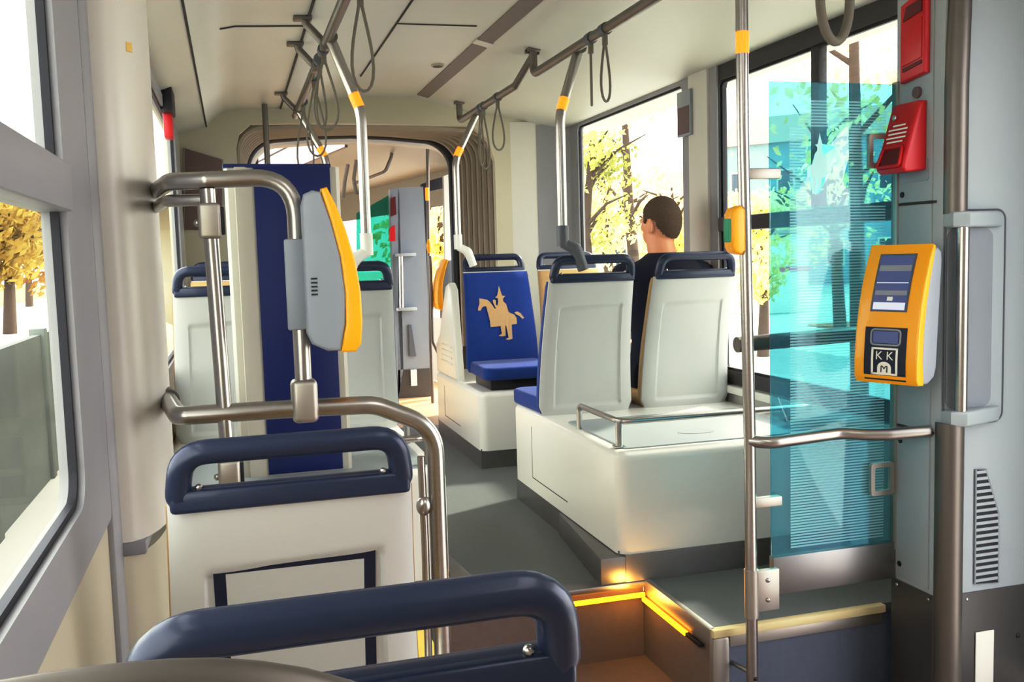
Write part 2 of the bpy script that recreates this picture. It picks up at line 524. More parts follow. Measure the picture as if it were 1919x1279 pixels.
MB().prism([(1.165, 2.174), (1.235, 2.156), (1.238, 2.166), (1.168, 2.185)], 'Y', 0.5, 4.44).build('diffuser', 'slot', cl)
c = P(820, 126, Z=2.165)
sp = thing('ceiling_speaker', 'small round black hole fitting in the pale ceiling beside the slot lamp', 'speaker', (c.x, c.y, 2.168))
MB().tube([(c.x, c.y, 2.19), (c.x, c.y, 2.168)], 0.034, 20).build('rim', 'bulk', sp)
MB().tube([(c.x, c.y, 2.172), (c.x, c.y, 2.1665)], 0.027, 20).build('grille', 'gasket', sp)

# ------------------------------------------------------------------ bulkhead with the portal to the next car
x0p, x1p, z1p = 0.06, 1.69, 2.0
portal_out = [(XL - 0.06, -0.03)] + [(XL - 0.06, 2.32), (2.3, 2.32), (2.3, -0.03)]
mb = MB()
mb.box(XL - 0.06, x0p, YB, YB + 0.06, 0, 2.32)
mb.prism([(x1p, 0), (2.02, 0), (XR + 0.02, 0.0), (XR + 0.02, 2.32), (x1p, 2.32)], 'Y', YB, YB + 0.06)
mb.prism([(x0p, z1p - 0.14), (x0p + 0.02, z1p - 0.06), (x0p + 0.09, z1p), (0.5, z1p + 0.01), (1.2, z1p + 0.01), (x1p - 0.14, z1p), (x1p - 0.04, z1p - 0.09), (x1p, z1p - 0.22), (x1p, 2.32), (x0p, 2.32)], 'Y', YB, YB + 0.06)
struct('wall_front', mb, 'bulk')
# rounded corner column between bulkhead and right window
struct('trim_24', MB().prism([(1.80, 6.1), (1.86, 6.085), (1.94, 6.075), (2.0, 6.07), (2.06, 6.045), (2.12, 5.99), (2.2, 5.95), (2.2, 6.1)], 'Z', 0, 2.03), 'cream')
struct('trim_25', MB().prism([(1.97, 6.068), (2.03, 6.045), (2.15, 5.95), (2.2, 5.93), (2.2, 6.0), (2.0, 6.09)], 'Z', 0, 2.01), 'frame')
tb = thing('information_board', 'plain purple-brown board on the beige end wall left of the blue column', 'board', (-0.15, YB - 0.02, 1.3))
pts = [P(x, y, Y=YB - 0.012) for x, y in ((346, 278), (416, 300), (416, 430), (346, 430))]
MB().prism([(p.x, p.z) for p in pts], 'Y', YB - 0.02, YB - 0.002, 0.002).build('board_face', 'board', tb)
MB().tube([(p.x, YB - 0.012, p.z) for p in pts], 0.008, 6, closed=True).build('board_rim', 'frame', tb)

# bellows: pleated tunnel
def arch(xa, xb, zt, r, y, n=10):
    out = [(xa, y, 0.0), (xa, y, 0.5), (xa, y, 1.0), (xa, y, zt - r - 0.2)]
    for k in range(n + 1):
        a = pi - pi / 2 * k / n
        out.append((xa + r + r * cos(a), y, zt - r + r * sin(a)))
    for s in (0.25, 0.5, 0.75): out.append((xa + r + (xb - xa - 2 * r) * s, y, zt + 0.03 * sin(pi * s)))
    for k in range(n + 1):
        a = pi / 2 - pi / 2 * k / n
        out.append((xb - r + r * cos(a), y, zt - r + r * sin(a)))
    out += [(xb, y, zt - r - 0.2), (xb, y, 1.0), (xb, y, 0.5), (xb, y, 0.0)]
    return out


rows = []
NP = 22
for i in range(NP + 1):
    t = i / NP
    d = 0.022 if i % 2 else 0.0
    rows.append(arch(0.03 + 0.05 * t - d, 1.725 - 0.10 * t + d, 2.02 + 0.035 * t + d, 0.16 + 0.10 * t, YB + 0.03 + 0.8 * t))
be = thing('bellows', 'brown-grey pleated rubber bellows tunnel joining the two cars', 'bellows', (0.85, 6.5, 0))
MB().strip(rows).build('bellows_sheet', 'bellowsd', be, smooth=0)
for i in range(7):
    t = (i + 0.3) / 7.6
    MB().tube(arch(0.06 + 0.05 * t, 1.695 - 0.09 * t, 1.995 + 0.035 * t, 0.16 + 0.09 * t, YB + 0.08 + 0.76 * t)[1:-1], 0.026, 8).build('rubber_rib', 'bellows', be)
A = arch(0.11, 1.60, 2.03, 0.24, 6.90)
MB().tube(A[1:-1], 0.045, 10).build('rubber_rim', 'gasket', be)
be2 = thing('portal_frame', 'smooth beige arch frame beyond the pleated rubber bellows', 'frame', (0.85, 7.0, 0))
MB().tube(arch(0.12, 1.66, 2.02, 0.24, 7.05)[1:-1], 0.055, 8).build('arch', 'cream', be2)


# ------------------------------------------------------------------ seats
def sm(a, b, x):
    t = max(0, min(1, (x - a) / (b - a))); return t * t * (3 - 2 * t)


SH = 0.585


def seat_w(t):
    return 0.432 - 0.05 * t - 0.03 * (1 - sm(0, 0.07, t))


def seat_yb(t):
    return -0.105 * t ** 1.15 + 0.02 * sin(pi * t)


HORSE = [(240, 440), (262, 443), (300, 452), (322, 470), (352, 520), (362, 520), (345, 478), (342, 460), (352, 452), (366, 458), (366, 490), (374, 500), (384, 470), (384, 445), (362, 438), (380, 425), (392, 392), (402, 350), (412, 395), (420, 425), (444, 430), (424, 448), (424, 468), (444, 488), (456, 545), (470, 558), (500, 570), (515, 596), (514, 640), (472, 645), (470, 750), (440, 757), (414, 750), (440, 738), (428, 650), (422, 648), (418, 725), (388, 728), (362, 722), (390, 708), (384, 652), (306, 655), (306, 610), (298, 560), (288, 500), (262, 502), (240, 532), (222, 528), (224, 510), (238, 480)]
HTAIL = [(500, 555), (525, 548), (550, 562), (575, 598), (560, 606), (540, 584), (518, 572)]


def make_seat(label, front, group, name='passenger_seat', poster=False, emblem=False, base_h=0.0):
    root = thing(name, label, 'seat', (0, 0, 0), group, world=False)
    # moulded shell with a pressed panel
    nx, nz = 60, 72
    back, fr = [], []
    for j in range(nz + 1):
        t = j / nz
        rb, rf = [], []
        for i in range(nx + 1):
            u = -1 + 2 * i / nx
            x = u * seat_w(t) / 2
            edge = abs(u) ** 8 * 0.02
            # pressed outline, deeper just inside the line
            du = sm(0.70, 0.77, abs(u)) if True else 0
            inside = (1 - sm(0.70, 0.735, abs(u))) * sm(0.05, 0.07, t) * (1 - sm(0.80, 0.82, t + 0.012 * (1 - u)))
            y = seat_yb(t) + edge + 0.008 * inside
            rb.append((x, y, t * SH)); rf.append((x, seat_yb(t) + 0.034, t * SH))
        back.append(rb); fr.append(rf)
    mb = MB()
    bm = mb.bm
    B = [[bm.verts.new(p) for p in r] for r in back]
    F = [[bm.verts.new(p) for p in (r[0], r[-1])] for r in fr]
    for j in range(nz):
        for i in range(nx):
            bm.faces.new((B[j][i], B[j][i + 1], B[j + 1][i + 1], B[j + 1][i]))
        bm.faces.new((B[j][0], B[j + 1][0], F[j + 1][0], F[j][0]))
        bm.faces.new((B[j][-1], F[j][1], F[j + 1][1], B[j + 1][-1]))
        bm.faces.new((F[j][0], F[j + 1][0], F[j + 1][1], F[j][1]))
    bm.faces.new([*B[0], F[0][1], F[0][0]]); bm.faces.new([*B[nz], F[nz][1], F[nz][0]])
    bmesh.ops.recalc_face_normals(bm, faces=bm.faces)
    mb.build('back_shell', 'shell', root, smooth=50)
    # upholstered front pad
    rings = []
    for j in range(26):
        t = 0.01 + 0.98 * j / 25
        w = seat_w(t) / 2 + 0.003
        e = 0.010 * (1 - sm(0, 0.05, t)) + 0.010 * sm(0.95, 1, t)
        yb = seat_yb(t)
        y0, y1 = yb + 0.030, yb + 0.066 - e + 0.012 * sin(pi * min(1, t * 1.6)) * (0.6)
        rings.append([(-w, y0, t * SH), (-w, y1 - 0.012, t * SH), (-w + 0.012, y1, t * SH), (-w * 0.5, y1 - 0.003, t * SH), (0, y1 - 0.006, t * SH), (w * 0.5, y1 - 0.003, t * SH), (w - 0.012, y1, t * SH), (w, y1 - 0.012, t * SH), (w, y0, t * SH)])
    MB().loft(rings).build('backrest_pad', front, root, smooth=50)
    # cushion
    mb = MB()
    poly = []
    for cx, cy, a0 in ((0.16, 0.40, 0), (-0.16, 0.40, 90)):
        for k in range(7):
            a = radians(a0 + 15 * k); poly.append((cx + 0.055 * cos(a), cy + 0.055 * sin(a)))
    poly += [(-0.20, 0.02), (0.20, 0.02)]
    mb.prism(poly, 'Z', 0.0, 0.07, 0.016, 3).build('seat_cushion', front, root)
    MB().box(-0.17, 0.17, 0.06, 0.40, -base_h, 0.004, 0.004).build('seat_base', 'black', root)
    # navy grab handle round the top
    zt, zb = 0.686, 0.592
    w1, w0 = 0.36, seat_w(1) - 0.008
    tt = lambda z: seat_yb(1) + 0.013 - (z - 0.592) * 0.22
    loop = [(-w0 / 2 + 0.012, tt(zb), zb), (-w1 / 2 + 0.016, tt(zt), zt - 0.018), (w1 / 2 - 0.016, tt(zt), zt - 0.018), (w0 / 2 - 0.012, tt(zb), zb)]
    pts = fillet(loop, [0.012, 0.055, 0.055, 0.012], 7, closed=True)
    yc = tt(zb)
    hb = MB().tube(pts, 0.0195, 12, closed=True).box(-w0 / 2 + 0.001, w0 / 2 - 0.001, yc - 0.0195, yc + 0.020, zb - 0.020, zb + 0.017, 0.008, 3).build('grab_handle', 'navy', root, smooth=50)
    for sx in (-1, 1):
        MB().ball((sx * (w0 / 2 - 0.045), tt(zb) - 0.012, zb + 0.020), 0.0055, u=8, v=6).build('screw', 'steel', hb)
    if poster:
        z0, z1 = 0.06, 0.475
        yo = lambda z: seat_yb(z / SH) + 0.008
        mb = MB()
        hw, bw = 0.130, 0.019
        def bar(xa, xb, za, zb_, n):
            rows = []
            for j in range(n + 1):
                z = za + (zb_ - za) * j / n
                rows.append([(xa, yo(z) - 0.002, z), (xb, yo(z) - 0.002, z)])
            mb.strip(rows)
        bar(-hw, -hw + bw, z0, z1, 16); bar(hw - bw, hw, z0, z1, 16); bar(-hw + bw, hw - bw, z1 - bw, z1, 1); bar(-hw + bw, hw - bw, z0, z0 + bw, 1)
        o = mb.build('printed_frame', 'navy2', root); o['label'] = 'navy printed rectangle outline'
        mb = MB()
        bar(-hw + bw, hw - bw, z0 + bw, z1 - bw, 16)
        mb.build('poster_field', 'panel', root)
    if emblem:
        px = HORSE
        # crop of the photo: 4.264 px per photo px; photo px at the seat ~ 3.12 mm
        cx, cz = 395.0, 575.0
        k = 0.00078
        mb = MB()
        bm = mb.bm
        def ypad(z):
            t = z / SH
            return seat_yb(t) + 0.066 + 0.0072 * sin(pi * min(1, t * 1.6)) - 0.003
        def add(pl):
            vs = []
            for x, y in pl:
                z = 0.325 - (y - cz) * k
                vs.append(bm.verts.new((-(x - cx) * k, ypad(z) + 0.004, z)))
            bm.faces.new(vs)
        add(px)
        add(HTAIL)
        bmesh.ops.triangulate(bm, faces=bm.faces)
        o = mb.build('emblem', 'emblem', root, smooth=0); o['label'] = 'tan horse and rider emblem'
    return root


def place(o, x, y, z, rz=0):
    o.location = (x, y, z); o.rotation_euler = (0, 0, rz); return o


GA = 'seats seen from behind with navy grab handles'
place(make_seat('white-backed seat with a navy rectangle outline printed on its back', 'tan', GA, poster=True), 0.074, 1.62, 0.198)
place(make_seat('nearest seat, only its thick navy grab handle and top edge in frame', 'tan', GA), 0.088, 0.872, 0.195)
place(make_seat('white-backed blue seat on the white plinth, next to the aisle, left of the passenger', 'blue', GA), 1.452, 3.845, 0.46)
place(make_seat('white-backed tan seat on the white plinth, in which the passenger sits', 'tan', GA), 1.93, 3.845, 0.46)
place(make_seat('white-backed seat behind the two leaning steel tubes, between pillar and column', 'tan', GA), -0.03, 3.845, 0.46)
place(make_seat('white-backed seat just right of the blue column, half hidden by a yellow validator', 'blue', GA), 0.415, 3.845, 0.46)
GB = 'seats facing the camera'
place(make_seat('blue seat with a tan horse and rider emblem facing the camera', 'blue', GB, emblem=True, base_h=0.058), 1.49, 5.38, 0.48, pi)
place(make_seat('tan seat facing the camera beside the right window, mostly hidden', 'tan', GB, base_h=0.058), 1.95, 5.38, 0.48, pi)
place(make_seat('tan seat facing the camera, seen through a navy handle beyond the leaning tubes', 'tan', GB, base_h=0.058), -0.03, 5.38, 0.48, pi)


# ------------------------------------------------------------------ white plinths the seats stand on
def rbox_z(x0, x1, y0, y1, z0, z1, r, top=0.03):
    pl = rrect(x0, x1, y0, y1, r, 6)
    def inset(d):
        return rrect(x0 + d, x1 - d, y0 + d, y1 - d, max(0.004, r - d), 6)
    rings = [[(x, y, z0) for x, y in pl], [(x, y, z1 - top) for x, y in pl]]
    for k in range(1, 6):
        a = pi / 2 * k / 5
        d = top * (1 - cos(a))
        rings.append([(x, y, z1 - top + top * sin(a)) for x, y in inset(d)])
    return MB().loft(rings)


def plinth(label, side, y0, y1, z0, z1, lid=True, name='seat_plinth', group=None):
    """side +1 right (aisle face at X=1.24), -1 left (aisle face at X=0.64)"""
    xa, xb = (1.24, XR - 0.002) if side > 0 else (XL + 0.002, 0.64)
    r = thing(name, label, 'seat plinth', ((xa + xb) / 2, (y0 + y1) / 2, 0), group)
    rbox_z(xa, xb, y0, y1, z0, z1, 0.045).build('moulded_box', 'white', r)
    s = 0.004
    MB().box(xa + s, xb, y0 + 0.02, y1 - 0.01, 0.0, z0 + 0.01).build('skirt', 'sheet', r)
    if lid:
        if side > 0:
            MB().prism([(xa - 0.072, y0 - 0.002), (xa + 0.05, y0 - 0.002), (xa + 0.05, y0 + 0.62), (xa - 0.01, y0 + 0.62)], 'Z', 0.0, 0.096, 0.004).build('plinth_step', 'sheet', r)
            MB().box(xa + 0.02, xb, y0 - 0.004, y0 + 0.05, 0.0, 0.1).build('front_skirt', 'sheet', r)
        else:
            MB().prism([(xb + 0.072, y0 - 0.002), (xb - 0.05, y0 - 0.002), (xb - 0.05, y0 + 0.62), (xb + 0.01, y0 + 0.62)], 'Z', 0.0, 0.096, 0.004).build('plinth_step', 'sheet', r)
            MB().box(xa, xb - 0.02, y0 - 0.004, y0 + 0.05, 0.0, 0.1).build('front_skirt', 'sheet', r)
        la, lb = (xa + 0.05, xb - 0.1) if side > 0 else (xa + 0.1, xb - 0.05)
        MB().prism(rrect(la, lb, y0 + 0.06, y0 + 0.66, 0.02), 'Z', z1 - 0.006, z1 + 0.006, 0.003).build('lid', 'cab', r)
    # hatch joint on the aisle face
    xf = xa if side > 0 else xb
    hy0, hy1 = y0 + (y1 - y0) * 0.42, y0 + (y1 - y0) * 0.78
    hz0, hz1 = z0 + 0.06, z1 - 0.07
    MB().tube([(xf, hy0, hz0 + 0.0), (xf, hy1, hz0)], 0.002, 6).tube([(xf, hy1, hz0), (xf, hy1, hz1)], 0.0014, 6).build('hatch_joint', 'groove', r)
    return r


PR = plinth('big white plinth right of the aisle carrying the passenger and steel luggage rail', 1, 3.0, 4.28, 0.10, 0.46)
PL = plinth('white plinth left of the aisle behind the front seat and steel rail', -1, 3.0, 4.28, 0.10, 0.46)
PF = plinth('smaller far white plinth under the blue emblem seat', 1, 4.92, 6.08, 0.10, 0.42, lid=False)
plinth('far white plinth hidden behind the blue column under a tan seat', -1, 4.95, 6.08, 0.10, 0.42, lid=False)
for lab, x0_, x1_, ya_, yb_ in (('low white plinth under the second seat from the camera', -0.14, 0.29, 1.58, 2.05), ('low white plinth under the nearest seat', -0.12, 0.30, 0.82, 1.30)):
    r_ = thing('seat_plinth', lab, 'seat plinth', ((x0_ + x1_) / 2, (ya_ + yb_) / 2, ZLOW))
    rbox_z(x0_, x1_, ya_, yb_, ZLOW + 0.08, 0.196, 0.03, 0.02).build('moulded_box', 'white', r_)
    MB().box(x0_ + 0.01, x1_ - 0.01, ya_ + 0.01, yb_ - 0.01, ZLOW, ZLOW + 0.085).build('skirt', 'sheet', r_)
# grey oval marking on the right lid
c = P(1305, 808, Z=0.468)
el = [(c.x + 0.075 * cos(2 * pi * k / 24), c.y + 0.045 * sin(2 * pi * k / 24)) for k in range(24)]
MB().prism(el, 'Z', 0.4655, 0.4675).build('oval_mark', 'greyp', PR)

# white shroud beside the bellows behind the emblem seat
sh = thing('corner_shroud', 'white sloping ribbed shroud behind the blue emblem seat at the bellows', 'shroud', (1.26, 5.8, 0.42))
MB().prism([(5.50, 0.415), (6.09, 0.415), (6.09, 0.60), (5.98, 0.66), (5.75, 0.98), (5.66, 1.0), (5.60, 0.96)], 'X', 1.25, 1.30, 0.012, 3).build('side_panel', 'white', sh)
for z in (0.50, 0.535, 0.57, 0.605):
    MB().box(1.243, 1.255, 5.62, 5.92 - (z - 0.5) * 0.4, z, z + 0.012, 0.004).build('rib', 'white', sh)

# luggage rails on the plinth lids
GR = 'low steel rails on the plinth lids'
def lid_rail(label, xa, xb, side):
    r = thing('luggage_rail', label, 'rail', ((xa + xb) / 2, 3.1, 0.46), GR)
    y0, y1, zt = 3.085, 3.50, 0.555
    near = xa if side > 0 else xb
    far = xb if side > 0 else xa
    MB().tube(fillet([(near, y1, 0.46), (near, y1, zt), (near, y0, zt), (far, y0, zt), (far, y0 + 0.25, 0.46)], [0, 0.03, 0.05, 0.09, 0], 7), 0.0115, 12).build('rail_tube', 'steel', r)
    MB().tube([(near, y0 + 0.012, 0.46), (near, y0 + 0.012, zt - 0.004)], 0.0125, 12).build('post', 'steel', r)
    MB().box(near - 0.02, near + 0.02, y0 - 0.008, y0 + 0.032, 0.462, 0.468, 0.002).build('foot', 'steel', r)
    return r
lid_rail('low bent steel rail around the lid of the right plinth', 1.285, 2.09, 1)
lid_rail('low steel rail on the left plinth behind the curved standing rail', -0.2, 0.595, -1)

# ------------------------------------------------------------------ blue column on the left plinth
colm = thing('equipment_column', 'tall grey equipment column with a royal blue front panel', 'cabinet', (0.15, 3.3, 0.46))
mb = MB()
xa, xb, ya, yb = -0.012, 0.345, 3.12, 3.36
prof2 = [(xa, yb)] + [(xa, ya + 0.03), (xa + 0.01, ya + 0.008), (xa + 0.03, ya), (0.02, ya - 0.006), (0.045, ya - 0.008), (0.07, ya), (xb - 0.012, ya), (xb, ya + 0.012), (xb, yb)]
mb.prism(prof2, 'Z', 0.462, 1.452).build('column_body', 'colg', colm)
MB().box(0.077, 0.314, ya - 0.006, ya + 0.002, 0.47, 1.452, 0.002).build('front_panel', 'colb', colm)
MB().box(xa - 0.002, 0.318, ya - 0.006, yb, 1.45, 1.462, 0.003).build('top_cap', 'colb', colm)

# ------------------------------------------------------------------ steel rails by the pillar on the left
yr = 2.12
rl = thing('standing_rail', 'bent steel rail running from the pillar and turning down behind the front seat', 'rail', (0.4, yr, 0.0))
path = fillet([(-0.168, yr + 0.28, 0.834), (-0.128, yr, 0.832), (0.14, yr, 0.83), (0.29, yr, 0.826), (0.425, yr, 0.765), (0.425, yr, -0.27)], [0, 0.02, 0, 0.12, 0.10, 0], 8)
MB().tube(path, 0.0205, 14).build('rail_tube', 'steel', rl)
MB().tube([(-0.172, yr + 0.31, 0.834), (-0.163, yr + 0.25, 0.834)], 0.026, 16).build('wall_flange', 'dsteel', rl)
MB().tube([(0.39, yr - 0.004, 0.70), (0.392, yr - 0.004, 0.50), (0.39, yr, 0.12)], 0.009, 10).build('inner_rod', 'steel', rl)
MB().ball((0.392, yr - 0.006, 0.585), 0.018, 1, 1, 1.3, 12, 8).build('rod_clamp', 'steel', rl)
vp = thing('validator_post', 'bent steel post carrying the yellow validator over the left rail', 'post', (0.136, yr, 0.84))
path = fillet([(0.136, yr - 0.002, 0.84), (0.136, yr - 0.002, 1.336), (-0.045, yr - 0.002, 1.328), (-0.118, yr + 0.02, 1.327), (-0.168, yr + 0.29, 1.325)], [0, 0.085, 0.02, 0.03, 0], 8)
MB().tube(path, 0.0185, 14).build('post_tube', 'steel', vp)
MB().box(0.108, 0.164, yr - 0.032, yr + 0.028, 0.80, 0.895, 0.012, 3).build('clamp', 'satin', vp)
wr = thing('wall_rail', 'short straight steel rail below the bent post, from pillar to clamp', 'rail', (-0.1, yr + 0.02, 1.29))
MB().tube(fillet([(-0.168, yr + 0.28, 1.288), (-0.125, yr + 0.03, 1.288), (-0.045, yr + 0.01, 1.288)], [0, 0.03, 0], 4), 0.013, 12).build('rail_tube', 'steel', wr)
lt = thing('leaning_post', 'slim steel post with plastic clamps in front of the grey column', 'post', (-0.03, yr, 0.2))
MB().tube([(-0.043, yr, 1.31), (-0.022, yr, 0.30)], 0.0165, 14).build('post_tube', 'steel', lt)
for z, h in ((1.205, 0.075), (0.665, 0.065)):
    x = -0.043 + 0.021 * (1.31 - z) / 1.01
    k = MB().box(x - 0.024, x + 0.022, yr - 0.024, yr + 0.02, z, z + h, 0.008, 3).build('clamp', 'satin', lt)
    MB().ball((x - 0.026, yr - 0.004, z + h * 0.45), 0.008, u=10, v=6).build('clamp_screw', 'steel', k)
    MB().box(x + 0.02, x + 0.03, yr - 0.012, yr + 0.01, z + 0.008, z + h - 0.008, 0.003).build('rubber_insert', 'gasket', k)
# bent rail just in front of the camera
nr = thing('foreground_rail', 'blurred grey curved rail at the very bottom left corner', 'rail', (0, 0.5, 0.93))
MB().tube([P(x, y + 50, Y=0.5) for x, y in ((-160, 1318), (-80, 1300), (0, 1283), (80, 1269), (160, 1257), (240, 1247), (320, 1240), (400, 1238), (480, 1243), (560, 1255), (640, 1276), (720, 1306), (800, 1345))], 0.0145, 18).build('rail_tube', 'dsteel', nr)


# ------------------------------------------------------------------ validators
def validator(label, loc, rz, with_screen, post=True):
    """local: front faces +X, profile in XZ, width along Y"""
    root = thing('ticket_validator', label, 'ticket validator', (0, 0, 0), 'yellow ticket validators', world=False)
    H = 0.41
    g = [(0.0, 0.05), (0.012, 0.02), (0.05, 0.0), (0.085, 0.0), (0.098, 0.07), (0.102, 0.15), (0.094, 0.24), (0.075, 0.33), (0.052, 0.405), (0.03, 0.41), (0.008, 0.40), (0.0, 0.37)]
    MB().prism(g, 'Y', -0.098, 0.098, 0.01, 3).build('back_housing', 'greyp', root)
    yprof_in = [(0.083, -0.004), (0.098, 0.07), (0.100, 0.15), (0.092, 0.24), (0.073, 0.33), (0.050, 0.413)]
    yprof_out = [(0.066, 0.417), (0.085, 0.375), (0.108, 0.31), (0.128, 0.23), (0.138, 0.15), (0.139, 0.07), (0.134, 0.015), (0.120, -0.004)]
    MB().prism(yprof_in + yprof_out, 'Y', -0.1, 0.1, 0.006, 3).build('front_shell', 'yellow', root)
    if post:
        MB().box(-0.045, 0.006, -0.06, 0.06, 0.055, 0.29, 0.006).build('mount_bracket', 'greyp', root)
        mb = MB()
        for k in range(5): mb.box(0.02 - 0.003, 0.032, -0.1005, -0.096, 0.145 + k * 0.010, 0.149 + k * 0.010)
        mb.build('vent_slots', 'gasket', root)
    else:
        MB().box(-0.10, 0.004, -0.05, 0.02, 0.10, 0.30, 0.006).build('mount_bracket', 'greyp', root)
    if with_screen:
        # points on the sloping / curved front
        def fx(z):
            pr = sorted([(b, a) for a, b in yprof_out]); 
            for (z0, x0), (z1, x1) in zip(pr, pr[1:]):
                if z0 <= z <= z1: return x0 + (x1 - x0) * (z - z0) / (z1 - z0)
            return pr[-1][1]
        def face(name, m, ya, yb, za, zb, off, par=root, n=8):
            mb = MB()
            rows = []
            for j in range(n + 1):
                z = za + (zb - za) * j / n
                rows.append([(fx(z) + off, ya, z), (fx(z) + off, yb, z)])
            mb.strip(rows)
            return mb.build(name, m, par, smooth=0)
        face('screen_recess', 'dgreyp', -0.058, 0.058, 0.212, 0.388, 0.0016)
        s = face('screen', 'screen', -0.052, 0.052, 0.216, 0.383, 0.0026)
        for za, zb, m in ((0.218, 0.24, 'screenl'), (0.262, 0.276, 'greyp'), (0.298, 0.301, 'screenl'), (0.335, 0.353, 'greyp')):
            face('screen_row', m, -0.05, 0.05, za, zb, 0.0032, s, 2)
        for y in (0.03, 0.0, -0.03):
            face('screen_icon', 'screen' if y else 'whitep', y - 0.009, y + 0.009, 0.245, 0.257, 0.0034, s, 1)
        face('reader_panel', 'navy2', -0.066, 0.066, 0.006, 0.165, 0.0016)
        rp = bpy.data.objects[[c for c in root.children if c.name.startswith('reader_panel')][0].name]
        z0, z1 = 0.112, 0.158
        MB().tube(fillet([(fx(z0) + 0.002, -0.046, z0), (fx(z0) + 0.002, 0.046, z0), (fx(z1) + 0.002, 0.046, z1), (fx(z1) + 0.002, -0.046, z1)], 0.012, 4, closed=True), 0.003, 6, closed=True).build('reader_frame', 'greyp', rp)
        face('reader_window', 'screen', -0.04, 0.04, 0.117, 0.153, 0.0024, rp, 2)
        # KKM logo : white frame, K K, and an arch with M
        z0, z1, hw = 0.022, 0.104, 0.042
        mb = MB()
        for ya, yb, za, zb in ((-hw, hw, z0, z0 + 0.006), (-hw, hw, z1 - 0.006, z1), (-hw, -hw + 0.007, z0, z1), (hw - 0.007, hw, z0, z1)):
            nn = 1 if zb - za < 0.01 else 10
            mb.strip([[(fx(za + (zb - za) * j / nn) + 0.0032, ya, za + (zb - za) * j / nn), (fx(za + (zb - za) * j / nn) + 0.0032, yb, za + (zb - za) * j / nn)] for j in range(nn + 1)])
        ar = [(-0.022, 0.028), (0.022, 0.028)] + [(0.022 * cos(radians(a)), 0.044 + 0.018 * sin(radians(a))) for a in range(0, 181, 20)]
        v = [mb.bm.verts.new((fx(z) + 0.003, y, z)) for y, z in ar]
        mb.bm.faces.new(v)
        lg = mb.build('logo', 'whitep', rp, smooth=0)
        def letter(ch, y, z, size, m, off):
            cu = bpy.data.curves.new('letter', 'FONT'); cu.body = ch; cu.size = size; cu.align_x = 'CENTER'; cu.extrude = 0.0003
            t = bpy.data.objects.new('tmp', cu); COL.objects.link(t)
            bpy.context.view_layer.update()
            me = bpy.data.meshes.new_from_object(t.evaluated_get(bpy.context.evaluated_depsgraph_get()))
            bpy.data.objects.remove(t)
            me.transform(Matrix(((0, 0, 1, fx(z) + off), (1, 0, 0, y), (0, 1, 0, z), (0, 0, 0, 1))))
            me.materials.clear(); me.materials.append(M[m])
            o = bpy.data.objects.new('letter', me); COL.objects.link(o); o.parent = rp
        # seen from +X, +Y runs to the right
        letter('K', -0.017, 0.068, 0.036, 'whitep', 0.0035); letter('K', 0.017, 0.068, 0.036, 'whitep', 0.0035); letter('M', 0, 0.03, 0.034, 'navy2', 0.0045)
    root.location = loc; root.rotation_euler = (0, 0, rz)
    return root


validator('yellow and grey ticket validator seen side-on, on the steel post before the blue column', (0.146, 2.10, 0.962), radians(-4), False).scale = (0.84, 0.84, 0.82)
validator('yellow ticket validator with lit screen and KKM logo on the red-box cabinet', (1.868, 2.322, 0.756), radians(180 + 22), True, post=False)
V2 = [o for o in bpy.data.objects if o.name.startswith('ticket_validator')][-1]
V2.scale = (0.82, 0.97, 0.95); V2.rotation_euler[1] = radians(-5); V2.location.x -= 0.004; V2.location.z -= 0.004


# ------------------------------------------------------------------ door-side cabinet on the right
cb = thing('door_cabinet', 'pale grey door cabinet with dark kick plate, vent grille and recessed handle', 'cabinet', (2.1, 2.4, ZLOW))
YF = 2.285
mb = MB()
mb.prism([(1.952, 2.475), (1.952, 2.30), (1.962, YF), (2.40, YF), (2.40, 2.475)], 'Z', 0.105, 1.98)
mb.build('cabinet_body', 'cab', cb)
MB().prism([(1.948, 2.48), (1.948, 2.295), (1.96, YF - 0.004), (2.40, YF - 0.004), (2.40, 2.48)], 'Z', ZLOW, 0.105).build('kick_plate', 'cabd', cb)
# panels on the aisle face
p1 = MB().box(1.946, 1.956, 2.315, 2.462, 1.275, 2.0, 0.003).build('upper_side_panel', 'cab', cb)
p2 = MB().box(1.946, 1.956, 2.315, 2.462, 0.60, 1.268, 0.003).build('middle_side_panel', 'cab', cb)
p3 = MB().box(1.946, 1.956, 2.315, 2.462, 0.118, 0.592, 0.003).build('lower_side_panel', 'cab', cb)
for z in (1.2715, 0.596): MB().box(1.945, 1.953, 2.30, 2.47, z - 0.0035, z + 0.0035).build('panel_joint', 'groove', cb)
for par, zs in ((p1, (1.30,)), (p3, (0.16, 0.55))):
    for z in zs:
        MB().tube([(1.944, 2.44, z), (1.948, 2.44, z)], 0.009, 12).build('panel_lock', 'gasket', par)
pl = MB().prism(rrect(2.325, 2.445, 1.335, 1.40, 0.01), 'X', 1.943, 1.947).build('blank_plate', 'greyp', p1)
